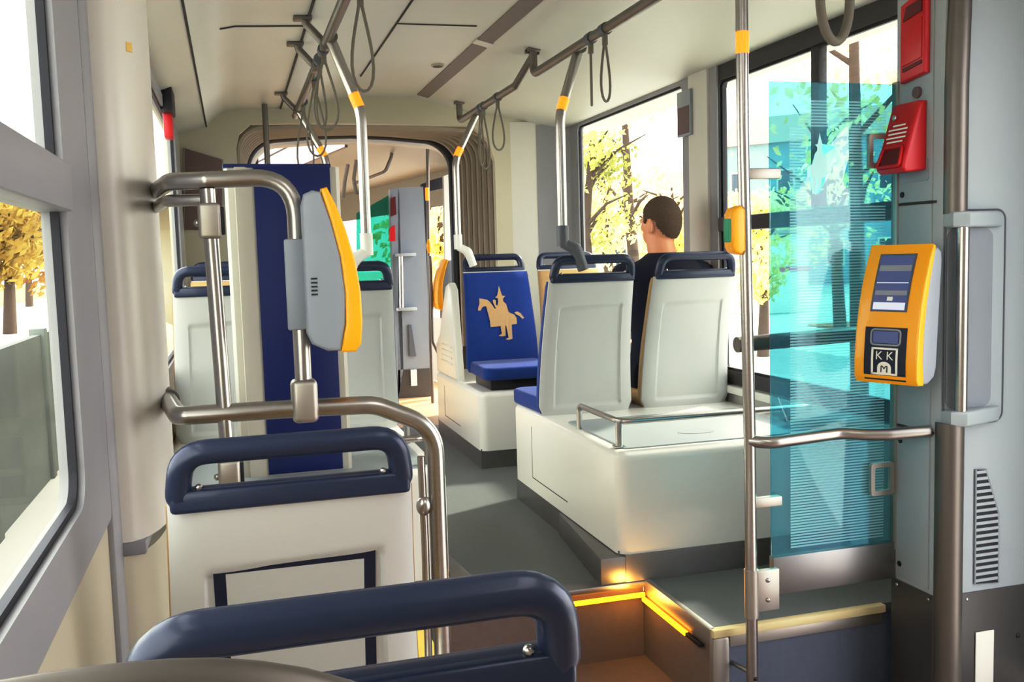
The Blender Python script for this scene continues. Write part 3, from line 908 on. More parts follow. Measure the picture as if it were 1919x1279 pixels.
# recess plate with handle on the transverse face
hr = sub('recessed_handle', cb)
poly = rrect(1.966, 2.175, 0.62, 1.245, 0.03)
MB().prism(poly, 'Y', YF - 0.006, YF + 0.0, 0.002).build('recess_plate', 'cab', hr)
MB().prism(rrect(1.970, 2.13, 0.668, 1.193, 0.03), 'Y', YF - 0.0085, YF - 0.0055).build('recess_shade', 'recess', hr)  # flat sheet; the shade of the hollow is put into its darker grey
MB().tube([(x, YF - 0.006, z) for x, z in poly], 0.0028, 6, closed=True).build('recess_rim', 'dgreyp', hr)
for z in (0.622, 1.195):
    MB().prism([(1.962, YF - 0.0), (1.962, YF - 0.04), (2.0, YF - 0.062), (2.15, YF - 0.02), (2.172, YF)], 'Z', z, z + 0.045, 0.008, 3).build('end_bracket', 'cab', hr)
MB().tube([(2.0, YF - 0.035, 0.65), (2.0, YF - 0.035, 1.21)], 0.0175, 16).build('grip', 'steel', hr)
# corner post, above and below the handle
cp = sub('corner_post', cb)
MB().tube([(1.986, YF - 0.008, ZLOW), (1.986, YF - 0.008, 0.63)], 0.040, 20).build('lower_length', 'dsteel', cp)
MB().tube(fillet([(1.994, YF - 0.008, 1.235), (1.994, YF - 0.008, 1.6), (2.012, YF + 0.0, 1.985)], 0.8, 6), 0.034, 20).build('upper_length', 'dsteel', cp)
# vent grille
vg = sub('vent_grille', cb)
ga = [P(x, y, Y=YF - 0.002) for x, y in ((1828, 880), (1846, 880), (1870, 962), (1870, 1092), (1826, 1095))]
MB().prism([(p.x, p.z) for p in ga], 'Y', YF - 0.003, YF + 0.0, 0.0).build('grille_back', 'gasket', vg)
n = 18
sl = MB()
z_lo, z_hi = ga[4].z, ga[0].z
for k in range(n):
    z = z_lo + (z_hi - z_lo) * (k + 0.5) / n
    xr = ga[2].x if z < ga[2].z else ga[2].x + (ga[1].x - ga[2].x) * (z - ga[2].z) / (ga[1].z - ga[2].z)
    sl.box(ga[4].x, xr, YF - 0.006, YF - 0.002, z - 0.0045, z + 0.0045)
sl.build('slats', 'cab', vg)
MB().tube([(p.x, YF - 0.004, p.z) for p in ga], 0.003, 6, closed=True).build('grille_rim', 'greyp', vg)
s0, s1 = P(1828, 1186, Y=YF - 0.006), P(1862, 1183, Y=YF - 0.006)
tag(MB().box(s0.x, s1.x, YF - 0.009, YF - 0.0045, s0.z - 0.17, s0.z, 0.002).build('white_plate', 'whitep', origin=(s0.x, YF, s0.z - 0.17)), 'upright white plate on the dark kick plate of the door cabinet', 'plate')
for i, (x, y, z) in enumerate(((1.944, 2.45, 0.09), (1.944, 2.31, 0.09))):
    MB().ball((x, y, z), 0.006, 0.5, 1, 1, 8, 6).build('kick_screw', 'steel', cb)
MB().ball((2.06, YF - 0.004, 0.085), 0.006, 1, .5, 1, 8, 6).build('kick_screw', 'steel', cb)
q = P(1908, 1192, Y=YF - 0.005)
MB().ball((q.x, YF - 0.004, q.z), 0.008, 1, .5, 1, 8, 6).build('kick_hole', 'gasket', cb)

# red boxes on the cabinet
rb = thing('emergency_release_box', 'upper red box with a recessed face high on the door cabinet', 'emergency box', (1.945, 2.375, 1.62))
MB().prism([(2.43, 1.625), (2.325, 1.64), (2.325, 1.86), (2.38, 1.865), (2.43, 1.85)], 'X', 1.925, 1.948, 0.006, 3).build('housing', 'red', rb)
MB().prism([(2.42, 1.672), (2.335, 1.685), (2.335, 1.80), (2.42, 1.79)], 'X', 1.922, 1.927, 0.002).build('cover_plate', 'red', rb)
MB().prism([(2.415, 1.80), (2.335, 1.815), (2.335, 1.85), (2.40, 1.84)], 'X', 1.922, 1.927).build('painted_recess_shade', 'dred', rb)  # shade of the recess painted as a dark red slab
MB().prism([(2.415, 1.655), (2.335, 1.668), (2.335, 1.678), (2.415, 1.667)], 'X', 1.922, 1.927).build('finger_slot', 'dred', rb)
bt = tag(MB().tube([(1.947, 2.375, 1.592), (1.938, 2.375, 1.592)], 0.017, 16).build('round_button', 'board', origin=(1.945, 2.375, 1.592)), 'small round dull red button between the two red boxes', 'button')
rx = thing('emergency_brake_box', 'lower red emergency box with white lettering lines and a hooded pull slot', 'emergency box', (1.945, 2.4, 1.37))
MB().prism([(1.947, 1.365), (1.947, 1.565), (1.925, 1.565), (1.915, 1.55), (1.868, 1.40), (1.862, 1.372), (1.875, 1.36)], 'Y', 2.335, 2.455, 0.008, 3).build('housing', 'red', rx)
def rxf(z, y, off=0.003):
    t = (z - 1.40) / 0.15
    return (1.868 + (1.915 - 1.868) * t - off, y, z)
mb = MB()
for z, ya, yb in ((1.497, 2.365, 2.42), (1.485, 2.352, 2.435), (1.473, 2.352, 2.432), (1.461, 2.352, 2.437), (1.449, 2.36, 2.43)):
    mb.strip([[rxf(z, ya), rxf(z, yb)], [rxf(z + 0.005, ya), rxf(z + 0.005, yb)]])
mb.build('lettering', 'whitep', rx, smooth=0)
mb = MB(); mb.strip([[rxf(1.385, 2.352), rxf(1.385, 2.435)], [rxf(1.43, 2.36), rxf(1.43, 2.425)]]); mb.build('pull_slot', 'dred', rx, smooth=0)
MB().tube(fillet([rxf(1.38, 2.345, 0.004), rxf(1.38, 2.445, 0.004), rxf(1.435, 2.435, 0.004), rxf(1.435, 2.352, 0.004)], 0.008, 3, closed=True), 0.005, 6, closed=True).build('slot_rim', 'red', rx)
MB().ball(rxf(1.525, 2.425), 0.009, 0.5, 1, 1, 10, 6).build('lock', 'steel', rx)

# ------------------------------------------------------------------ glass partition
YG = 2.47
gp = thing('glass_partition', 'teal glass partition with fine white stripes beside the door cabinet', 'glass screen', (1.73, YG, 0.1))
xa, xb, za, zb = 1.512, 1.948, 0.222, 1.632
MB().box(xa, xb, YG - 0.005, YG + 0.005, za, zb, 0.002).build('glass_pane', 'teal', gp)
MB().box(xa, xb, YG - 0.012, YG + 0.012, 0.108, 0.224, 0.002).build('bottom_rail', 'sheet', gp)
MB().box(1.940, 1.952, YG - 0.014, YG + 0.014, 0.2, 1.64, 0.003).build('edge_channel', 'satin', gp)
# frosted stripes leave a window round a pale horse and rider figure
mb = MB()
z = 0.245
x1, x2 = 1.575, 1.905
k = 0
while z < 1.575:
    if 1.27 < z < 1.50:
        segs = ((x1, 1.64), (1.775, 1.85)) if k % 2 == 0 or True else ()
        if z > 1.36: segs = ((x1, 1.63), (1.775, x2))
        else: segs = ((x1, 1.635), (1.775, 1.85))
    else:
        segs = ((x1 - (0.0 if z < 1.27 else -0.03), x2),)
    for a, b in segs:
        mb.strip([[(a, YG - 0.006, z), (b, YG - 0.006, z)], [(a, YG - 0.006, z + 0.0058), (b, YG - 0.006, z + 0.0042)]])
    z += 0.0088; k += 1
mb.build('stripe_print', 'stripe', gp, smooth=0)
mb = MB()
for out_ in ([p for p in HORSE if p not in ((352, 520), (362, 520), (345, 478), (342, 460), (352, 452), (366, 458))], HTAIL):
    fig = [(1360 + (388 + (575 - x) * 0.59) / 2.78, (690 + (y - 350) * 0.8) / 2.78) for x, y in out_]
    mb.bm.faces.new([mb.bm.verts.new(P(x, y, Y=YG - 0.0065)) for x, y in fig])
bmesh.ops.triangulate(mb.bm, faces=mb.bm.faces)
M['figure'] = glass('frosted figure print', (220, 246, 246), 0.02, haze=(206, 236, 232), hz=0.6)
mb.build('emblem', 'figure', gp, smooth=0)

# square clamp rings that hold the glass
for lab, (px, py), z0 in (('upper square steel clamp ring on the teal glass edge', (1652, 283), 1.38), ('lower square steel clamp ring on the teal glass edge', (1655, 898), 0.42)):
    c = P(px, py, Y=YG - 0.02)
    r = thing('clamp_ring', lab, 'clamp', (c.x, YG - 0.02, c.z), 'square clamp rings of the glass partition')
    inn = rrect(c.x - 0.030, c.x + 0.026, c.z - 0.036, c.z + 0.036, 0.006)
    out = rrect(c.x - 0.044, c.x + 0.040, c.z - 0.051, c.z + 0.051, 0.010)
    ring_plate(MB(), inn, out, 'Y', YG - 0.022, YG - 0.009).build('ring', 'satin', r)

# grab pole in front of it, with stop button and brackets
gpole = thing('grab_pole', 'tall steel pole at the step edge from floor to ceiling', 'pole', (1.42, 2.44, ZLOW))
MB().tube([(1.407, 2.44, 2.13), (1.409, 2.44, 1.5), (1.424, 2.44, 0.6), (1.428, 2.44, ZLOW)], 0.0175, 16).build('pole_tube', 'steel', gpole)
MB().tube([(1.427, 2.44, 0.06), (1.426, 2.44, 0.205)], 0.0215, 16).build('pole_sleeve', 'satin', gpole)
br = MB().box(1.435, 1.515, 2.428, 2.452, 0.075, 0.20, 0.004).build('base_bracket', 'satin', gpole)
for z in (0.11, 0.17): MB().ball((1.475, 2.426, z), 0.007, 1, .5, 1, 8, 6).build('bolt', 'steel', br)
for z in (0.405, 1.365):
    MB().box(1.42, 1.525, 2.427, 2.453, z - 0.015, z + 0.015, 0.004).build('stub_bracket', 'satin', gpole)
for z in (-0.115, -0.19):
    MB().tube([(1.428, 2.44, z), (1.41, 2.535, z)], 0.008, 10).build('riser_stub', 'steel', gpole)
MB().ball((1.428, 2.424, -0.125), 0.007, u=8, v=6).build('pole_screw', 'gasket', gpole)
MB().tube([(1.4085, 2.4385, 1.70), (1.4085, 2.4385, 1.76)], 0.0185, 16).build('amber_glint', 'amber', gpole)  # glint on the pole made as a glowing band
sb = thing('stop_button', 'yellow stop button box with green label on the tall pole', 'button', (1.41, 2.42, 1.15))
MB().prism([(1.352, 1.158), (1.362, 1.142), (1.384, 1.135), (1.398, 1.148), (1.398, 1.262), (1.384, 1.275), (1.362, 1.268), (1.352, 1.25)], 'Y', 2.405, 2.455, 0.010, 3).build('housing', 'yellow', sb)
MB().box(1.346, 1.355, 2.412, 2.445, 1.172, 1.238, 0.003).build('press_label', 'green', sb)
c = P(1437, 1140, Z=0.0)
tag(MB().box(c.x - 0.012, c.x + 0.012, c.y - 0.01, c.y + 0.01, 0, 0.012, 0.004).build('floor_bolt', 'steel', origin=(c.x, c.y, 0)), 'shiny bolt head on the grey step near the pole', 'bolt')
# wavy rail from the pole to the cabinet
wv = thing('waist_rail', 'horizontal wavy steel rail between tall pole and door cabinet', 'rail', (1.7, 2.4, 0.59))
MB().tube(fillet([(1.423, 2.44, 0.592), (1.47, 2.405, 0.588), (1.70, 2.40, 0.600), (1.76, 2.37, 0.596), (1.83, 2.345, 0.595), (1.945, 2.315, 0.60)], 0.12, 6), 0.0185, 16).build('rail_tube', 'steel', wv)
dr = thing('window_rail', 'rail reflection below the door window, shaped as a straight tube beyond the teal glass', 'rail', (1.8, 2.75, 0.83))
MB().tube([(1.56, 2.75, 0.842), (2.17, 2.75, 0.858)], 0.026, 14).build('rail_tube', 'dsteel', dr)  # solid tube stands in for a rail reflected in the window


# ------------------------------------------------------------------ ceiling rails, poles and straps
def ceil_z(x):
    for (x0, z0), (x1, z1) in zip(prof, prof[1:]):
        if x0 <= x <= x1: return z0 + (z1 - z0) * (x - x0) / (x1 - x0)
    return 2.1


ZR = 2.0
def ceiling_rail(label, x, ya, yb, ends, r=0.0195):
    t = thing('ceiling_rail', label, 'rail', (x, (ya + yb) / 2, ZR), 'steel rails under the ceiling')
    pts = []
    pa, pb = [], []
    k0, k1 = ends
    if k0 == 'up': pa = [(x, ya, ceil_z(x) - 0.005), (x, ya, ZR)]
    elif k0 == 'slope': pa = [(x + 0.02, ya - 0.06, ceil_z(x) - 0.005), (x, ya + 0.22, ZR)]
    else: pa = [(x, ya, ZR)]
    if k1 == 'up': pb = [(x, yb, ZR), (x, yb, ceil_z(x) - 0.005)]
    elif k1 == 'slope': pb = [(x, yb - 0.22, ZR), (x + 0.02, yb + 0.06, ceil_z(x) - 0.005)]
    else: pb = [(x, yb, ZR)]
    pts = pa + pb
    MB().tube(fillet(pts, [0] + [0.045] * (len(pts) - 2) + [0], 6), r, 12).build('rail_tube', 'dsteel', t)
    for y, k in ((ya, k0), (yb, k1)):
        if k != 'free':
            yy = y + (-0.06 if (k == 'slope' and y == ya) else 0.06 if k == 'slope' else 0)
            MB().box(x - 0.03, x + 0.03, yy - 0.025, yy + 0.025, ceil_z(x) - 0.012, ceil_z(x) + 0.004, 0.003).build('foot', 'dsteel', t)
    return t


XRL, XRR = 0.395, 1.405
ceiling_rail('steel rail under the ceiling over the right plinth, running toward the camera', XRR, 0.6, 4.34, ('up', 'up'))
ceiling_rail('shorter steel rail under the ceiling over the blue emblem seat', XRR, 4.42, 5.86, ('slope', 'up'))
ceiling_rail('steel rail under the ceiling over the left seats, running toward the camera', XRL, 0.6, 4.02, ('up', 'free'))
ceiling_rail('shorter left steel rail under the ceiling near the end wall', XRL, 4.22, 5.75, ('free', 'free'))
# angled brackets that carry the left rail
GBk = 'angled steel brackets of the left ceiling rail'
for lab, y in (('angled bracket of the left ceiling rail, nearest of three', 3.85), ('angled bracket of the left ceiling rail, middle of three', 4.30), ('angled bracket of the left ceiling rail, farthest, at the end wall', 5.55)):
    r = thing('rail_bracket', lab, 'bracket', (XRL, y, ZR), GBk)
    x = XRL - 0.08
    MB().tube([(x, y, ceil_z(x)), (x + 0.01, y, ceil_z(x) - 0.03), (XRL, y, ZR - 0.005)], 0.016, 10).build('arm', 'dsteel', r)
    MB().box(x - 0.04, x + 0.03, y - 0.03, y + 0.03, ceil_z(x) - 0.014, ceil_z(x) + 0.002, 0.003).build('foot', 'dsteel', r)
    MB().box(XRL - 0.022, XRL + 0.022, y - 0.03, y + 0.03, ZR - 0.024, ZR + 0.022, 0.008).build('clamp', 'dsteel', r)


def aisle_pole(label, xs, ys, xr, zs, dy=0.0, flip=1, cast='navyc'):
    """pole from a seat handle up to a ceiling rail"""
    t = thing('seat_pole', label, 'pole', (xs, ys, zs), 'steel poles from seats to ceiling')
    xo = xs - flip * 0.085          # pole stands a little to the aisle side of the clamp
    path = fillet([(xo, ys - 0.01, zs + 0.14), (xo, ys - 0.01, 1.72), (xr, ys + dy, ZR - 0.005)], [0, 0.22, 0], 8)
    MB().tube(path, 0.0205, 14).build('pole_tube', 'steel', t)
    MB().tube([(xo, ys - 0.01, zs + 0.07), (xo, ys - 0.01, zs + 0.155)], 0.025, 14).build('lower_sleeve', cast, t)
    MB().tube(fillet([(xo, ys - 0.01, zs + 0.085), (xs - flip * 0.03, ys - 0.02, zs + 0.055), (xs, ys - 0.02, zs - 0.03)], [0, 0.05, 0], 6), [0.022, 0.024, 0.026, 0.027, 0.027, 0.027, 0.026, 0.025, 0.024, 0.024], 12).build('seat_clamp', cast, t)
    MB().tube([(xr, ys + dy - 0.035, ZR), (xr, ys + dy + 0.035, ZR)], 0.024, 14).build('rail_clamp', 'dsteel', t)
    s = 0.10
    a = Vector((xo, ys - 0.01, 1.72)); b = Vector((xr, ys + dy, ZR - 0.005))
    d = (b - a).normalized()
    MB().tube([a + d * 0.02 + Vector((0, -0.001, 0)), a + d * 0.075 + Vector((0, -0.001, 0))], 0.0212, 14).build('amber_glint', 'amber', t)  # light catching the pole bend, painted as an emissive band
    return t


M['navyc'] = M['dgreyp']
M['whc'] = M['white']
aisle_pole('pole rising from the aisle seat handle beside the passenger to the right rail', 1.40, 3.74, XRR + 0.02, 1.115, 0.05)
aisle_pole('pole rising from the blue emblem seat to the ceiling, white plastic clamp', 1.36, 5.47, XRR + 0.02, 1.13, 0.03, cast='whc')
aisle_pole('bright pole rising behind the yellow validator on the left to the ceiling rail', 0.42, 3.74, XRL + 0.01, 1.10, 0.02, flip=-1, cast='whc')
aisle_pole('pole half hidden behind the blue column, ending at the left rail bracket', 0.45, 5.47, XRL, 1.12, 0.02, flip=-1, cast='whc')
vp2 = thing('upright_pole', 'straight dark pole rising behind the blue column to the ceiling', 'pole', (0.222, 5.9, 0))
c = P(499, 260, Y=5.9)
MB().tube([(c.x, 5.9, 0.0), (c.x, 5.9, 2.09)], 0.017, 12).build('pole_tube', 'dsteel', vp2)


def strap(label, x, y, z, L, w, tw, group='grey hanging straps'):
    """hanging loop of webbing: a sleeve round the rail and a teardrop loop"""
    t = thing('hanging_strap', label, 'strap', (x, y, z), group)
    MB().tube([(x, y - 0.022, z), (x, y + 0.022, z)], 0.024, 12).build('rail_sleeve', 'dgreyp', t)
    pts = []
    for k in range(25):
        a = 2 * pi * k / 24
        s = (1 - cos(a)) / 2
        pts.append(Vector((sin(a) * w * s ** 0.9, 0, -0.02 - L * s)))
    R = Matrix.Rotation(tw, 4, 'Z')
    pts = [R @ p + Vector((x, y, z)) for p in pts[:-1]]
    MB().tube(pts, 0.0052, 8, closed=True).build('loop', 'strap', t)
    MB().box(x - 0.01, x + 0.01, y - 0.008, y + 0.008, z - 0.06, z - 0.018, 0.003).build('buckle', 'strap', t)
    return t


strap('hanging strap loop nearest on the left rail, at the top edge', XRL + 0.03, 3.05, ZR - 0.0, 0.30, 0.062, 0.5)
strap('larger hanging strap loop below the left pole joint', XRL, 3.95, ZR, 0.30, 0.075, 0.2)
strap('inner hanging strap loop just behind the left pole joint', XRL, 4.15, ZR, 0.26, 0.055, 0.9)
strap('hanging strap loop right of the middle left bracket', XRL + 0.01, 4.55, ZR, 0.34, 0.07, 0.3)
strap('farthest left hanging strap, in front of the portal', XRL + 0.01, 5.25, ZR, 0.36, 0.065, 0.1)
strap('first hanging strap beside the right pole joint', XRR, 3.60, ZR, 0.24, 0.04, 1.2)
strap('second hanging strap beside the right pole joint, nearer the window', XRR, 3.45, ZR, 0.25, 0.055, 0.7)
strap('hanging strap over the emblem seat, leftmost of its cluster', XRR, 5.35, ZR, 0.30, 0.06, 0.9)
strap('hanging strap over the emblem seat, middle of its cluster', XRR, 5.28, ZR, 0.33, 0.05, 0.3)
strap('hanging strap over the emblem seat, separate rightmost loop', XRR, 4.98, ZR, 0.26, 0.06, 0.4)
c = P(1565, -10, Y=2.2)
rg = thing('strap_ring', 'thick pale ring strap hanging at the top near the red box', 'strap', (c.x, c.y, 2.0))
MB().tube([(c.x, 2.2, ceil_z(c.x)), (c.x, 2.2, c.z + 0.09)], 0.012, 10).build('hanger', 'strap', rg)
MB().tube([(c.x + 0.052 * sin(a), 2.2 + 0.01 * sin(a), c.z - 0.005 + 0.115 * cos(a)) for a in [2 * pi * k / 28 for k in range(28)]], 0.0125, 10, closed=True).build('loop', 'strap', rg)

# emergency hammer on the left, notice on the right pillar
hm = thing('emergency_hammer', 'red emergency hammer with dark head over the far left window', 'hammer', (XL + 0.02, 4.62, 1.75))
a, b = P(310, 152, X=XL + 0.02), P(315, 248, X=XL + 0.02)
MB().box(XL, XL + 0.05, a.y - 0.12, a.y + 0.12, a.z - 0.15, a.z, 0.01).build('head', 'gasket', hm)
MB().box(XL, XL + 0.04, a.y - 0.02, a.y + 0.10, b.z - 0.02, a.z - 0.12, 0.008).build('shaft', 'red', hm)
nt_ = thing('wall_notice', 'small dark notice in a grey holder on the pillar above the passenger', 'notice', (XR - 0.035, 4.13, 1.6))
a, b = P(1272, 175, X=XR - 0.033), P(1298, 252, X=XR - 0.033)
MB().box(XR - 0.045, XR - 0.028, b.y, a.y, b.z, a.z, 0.004).build('holder', 'greyp', nt_)
MB().box(XR - 0.047, XR - 0.044, b.y + 0.01, a.y - 0.01, b.z + 0.01, b.z + 0.14, 0.001).build('notice_sheet', 'board', nt_)

# ------------------------------------------------------------------ the next car, seen through the portal
def PY(px, py, Y): return P(px, py, Y=Y)
def quad(mb, pts, th=0.03):
    """slab through four points with a little thickness in Y"""
    a = [mb.bm.verts.new(p) for p in pts]; b = [mb.bm.verts.new(p + Vector((0, th, 0))) for p in pts]
    fs = [mb.bm.faces.new(a), mb.bm.faces.new(b[::-1])]
    for i in range(4): fs.append(mb.bm.faces.new((a[i], b[i], b[(i + 1) % 4], a[(i + 1) % 4])))
    bmesh.ops.recalc_face_normals(mb.bm, faces=fs)
    return mb
# ceiling and far shell (the next car bends to the left)
def shear(x, y): return x - 0.17 * (y - 6.9)
rows = []
for y in (6.95, 8, 9.5, 11, 13):
    rows.append([(shear(x, y), y, z) for x, z in ((-0.35, 1.7), (-0.25, 1.93), (0.0, 2.1), (0.4, 2.13), (0.7, 2.2), (1.2, 2.2), (1.5, 2.1), (1.8, 1.95), (2.1, 1.93))])
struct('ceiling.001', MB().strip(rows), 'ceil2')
struct('wall_front.001', MB().box(-1.45, 1.3, 13, 13.05, 0, 2.3), 'bulk')
struct('wall_left.001', MB().strip([[(shear(-0.33, y), y, z) for z in (0, 0.7)] for y in (6.95, 13)]), 'bulk')
struct('wall_left.002', MB().strip([[(shear(-0.33, y), y, z) for z in (1.6, 2.0)] for y in (6.95, 13)]), 'bulk')
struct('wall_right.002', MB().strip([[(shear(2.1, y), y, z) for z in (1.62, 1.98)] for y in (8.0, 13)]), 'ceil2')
struct('wall_right.003', MB().strip([[(shear(2.1, y), y, z) for z in (0, 0.6)] for y in (8.3, 13)]), 'cream')
for i, (xa, xb, ya, yb) in enumerate(((0.25, 0.60, 7.6, 10.5), (0.62, 1.05, 7.7, 11.0))):
    t = thing('ceiling_lamp', ('wide lilac-white lit ceiling panel beyond the bellows, left one' if i == 0 else 'lit ceiling panel beyond the bellows, right one with dark joints'), 'lamp', (xa, ya, 2.1), 'lit ceiling panels of the next car')
    MB().prism([(shear(xa, ya), ya), (shear(xb, ya), ya), (shear(xb, yb), yb), (shear(xa, yb), yb)], 'Z', 2.055, 2.07).build('diffuser', 'lamp', t)
    MB().tube([(shear(xb, ya), ya, 2.06), (shear(xb, yb), yb, 2.06)], 0.015, 6).build('edge_strip', 'dsteel', t)

YN = 7.8
nc = thing('far_door_cabinet', 'grey door cabinet in the next car with handle, grille and dark base', 'cabinet', (1.4, YN, 0))
quad(MB(), [PY(746, 352, YN), PY(793, 350, YN), PY(808, 690, YN), PY(746, 694, YN)], 0.25).build('cabinet_body', 'cab2', nc)
quad(MB(), [PY(746, 692, YN), PY(808, 688, YN), PY(809, 752, YN), PY(746, 757, YN)], 0.25).build('kick_plate', 'cabd', nc)
quad(MB(), [PY(731, 355, YN), PY(748, 352, YN), PY(756, 690, YN), PY(745, 757, YN)], 0.1).build('side_panel', 'cab2', nc)
quad(MB(), [PY(770, 694, YN - .02), PY(781, 693, YN - .02), PY(782, 723, YN - .02), PY(771, 724, YN - .02)], 0.02).build('white_plate', 'whitep', nc)
quad(MB(), [PY(766, 609, YN - .02), PY(771, 609, YN - .02), PY(780, 668, YN - .02), PY(768, 668, YN - .02)], 0.02).build('vent', 'dgreyp', nc)
a, b = PY(751, 478, YN - .05), PY(753, 580, YN - .05)
MB().tube([a, b], 0.02, 10).build('handle', 'steel', nc)
for p in (a, b): MB().box(p.x - 0.04, p.x + 0.12, YN - .09, YN, p.z - .012, p.z + .012, .004).build('handle_bracket', 'cab', nc)
fr_ = thing('far_red_box', 'tiny red box low on the far cabinet in the next car', 'emergency box', tuple(PY(737, 450, YN - .05)))
quad(MB(), [PY(731, 428, YN - .06), PY(740, 422, YN - .06), PY(741, 452, YN - .06), PY(731, 452, YN - .06)], 0.05).build('housing', 'red', fr_)
fr2 = thing('far_red_box', 'tiny dull red box high on the far cabinet in the next car', 'emergency box', tuple(PY(735, 380, YN - .05)))
quad(MB(), [PY(732, 372, YN - .06), PY(741, 368, YN - .06), PY(743, 402, YN - .06), PY(733, 406, YN - .06)], 0.05).build('housing', 'dred', fr2)
fg = thing('far_glass_partition', 'small teal glass partition in the next car left of its cabinet', 'glass screen', tuple(PY(710, 480, YN)))
quad(MB(), [PY(668, 400, YN + .1), PY(731, 365, YN + .1), PY(733, 560, YN + .1), PY(668, 560, YN + .1)], 0.01).build('glass_pane', glass('far teal glass', (110, 180, 165), 0.05, haze=(60, 140, 125), hz=0.25), fg)
# far door opening on the right of the cabinet
fd = thing('door_1', None, None, tuple(PY(825, 500, 8.0)), kind='structure')
quad(MB(), [PY(790, 345, 8.0), PY(800, 342, 8.0), PY(812, 700, 8.0), PY(802, 700, 8.0)], 0.06).build('door_frame', 'gasket', fd)
quad(MB(), [PY(832, 330, 7.7), PY(866, 318, 7.7), PY(866, 700, 7.7), PY(838, 700, 7.7)], 0.06).build('door_post', 'cream', fd)
quad(MB(), [PY(800, 340, 8.0), PY(836, 330, 8.0), PY(836, 352, 8.0), PY(800, 360, 8.0)], 0.06).build('door_header', 'gasket', fd)
fp = thing('far_pole', 'thin pole with yellow button and amber gleam at the next car door', 'pole', tuple(PY(804, 700, 7.4)))
MB().tube([PY(801, 272, 7.4), PY(803, 450, 7.4), PY(807, 640, 7.4), Vector((PY(807, 640, 7.4).x, 7.4, 0.0))], 0.014, 10).build('pole_tube', 'dsteel', fp)
MB().tube([PY(800.5, 352, 7.39), PY(801, 376, 7.39)], 0.0155, 10).build('amber_glint', 'amber', fp)  # amber gleam on the pole put in as a glowing sleeve
c = PY(804, 462, 7.37)
MB().ball(c, 0.022, 1, 1, 2.6, 12, 8).build('stop_button', 'yellow', fp)
fh = thing('far_door_rail', 'bent steel door rail in the next car curving at its foot', 'rail', tuple(PY(812, 690, 7.3)))
MB().tube(fillet([PY(806, 480, 7.3), PY(811, 640, 7.3), PY(826, 672, 7.3), PY(842, 655, 7.3)], 0.08, 5), 0.014, 10).build('rail_tube', 'dsteel', fh)
v = validator('tiny orange ticket validator seen side-on beside the far door, dark housing', PY(852, 578, 7.25), radians(180), False)
v.scale = (1.12, 1, 0.92)
frl = thing('far_ceiling_rail', 'thin rail with bent end under the ceiling of the next car', 'rail', tuple(PY(690, 330, 8.2)))
MB().tube(fillet([PY(737, 272, 8.2), PY(733, 295, 8.2), PY(722, 322, 8.2), PY(662, 345, 8.4)], 0.06, 5), 0.014, 8).build('rail_tube', 'dsteel', frl)
for lab, pts in (('thin hanging strap in the next car, left of two', [(652, 308), (646, 340), (643, 372)]), ('thin hanging strap in the next car, right of two', [(668, 300), (663, 335), (668, 365)])):
    t = thing('far_strap', lab, 'strap', tuple(PY(*pts[0], 8.0)), 'straps in the next car')
    MB().tube([PY(*p, 8.0) for p in pts], 0.016, 8).build('loop', 'strap', t)
fpo = thing('far_post', 'black post seen between portal top and blue column', 'post', tuple(PY(478, 310, 7.4)))
MB().tube([PY(479, 262, 7.4), PY(478, 340, 7.4)], 0.022, 8).build('post_tube', 'gasket', fpo)


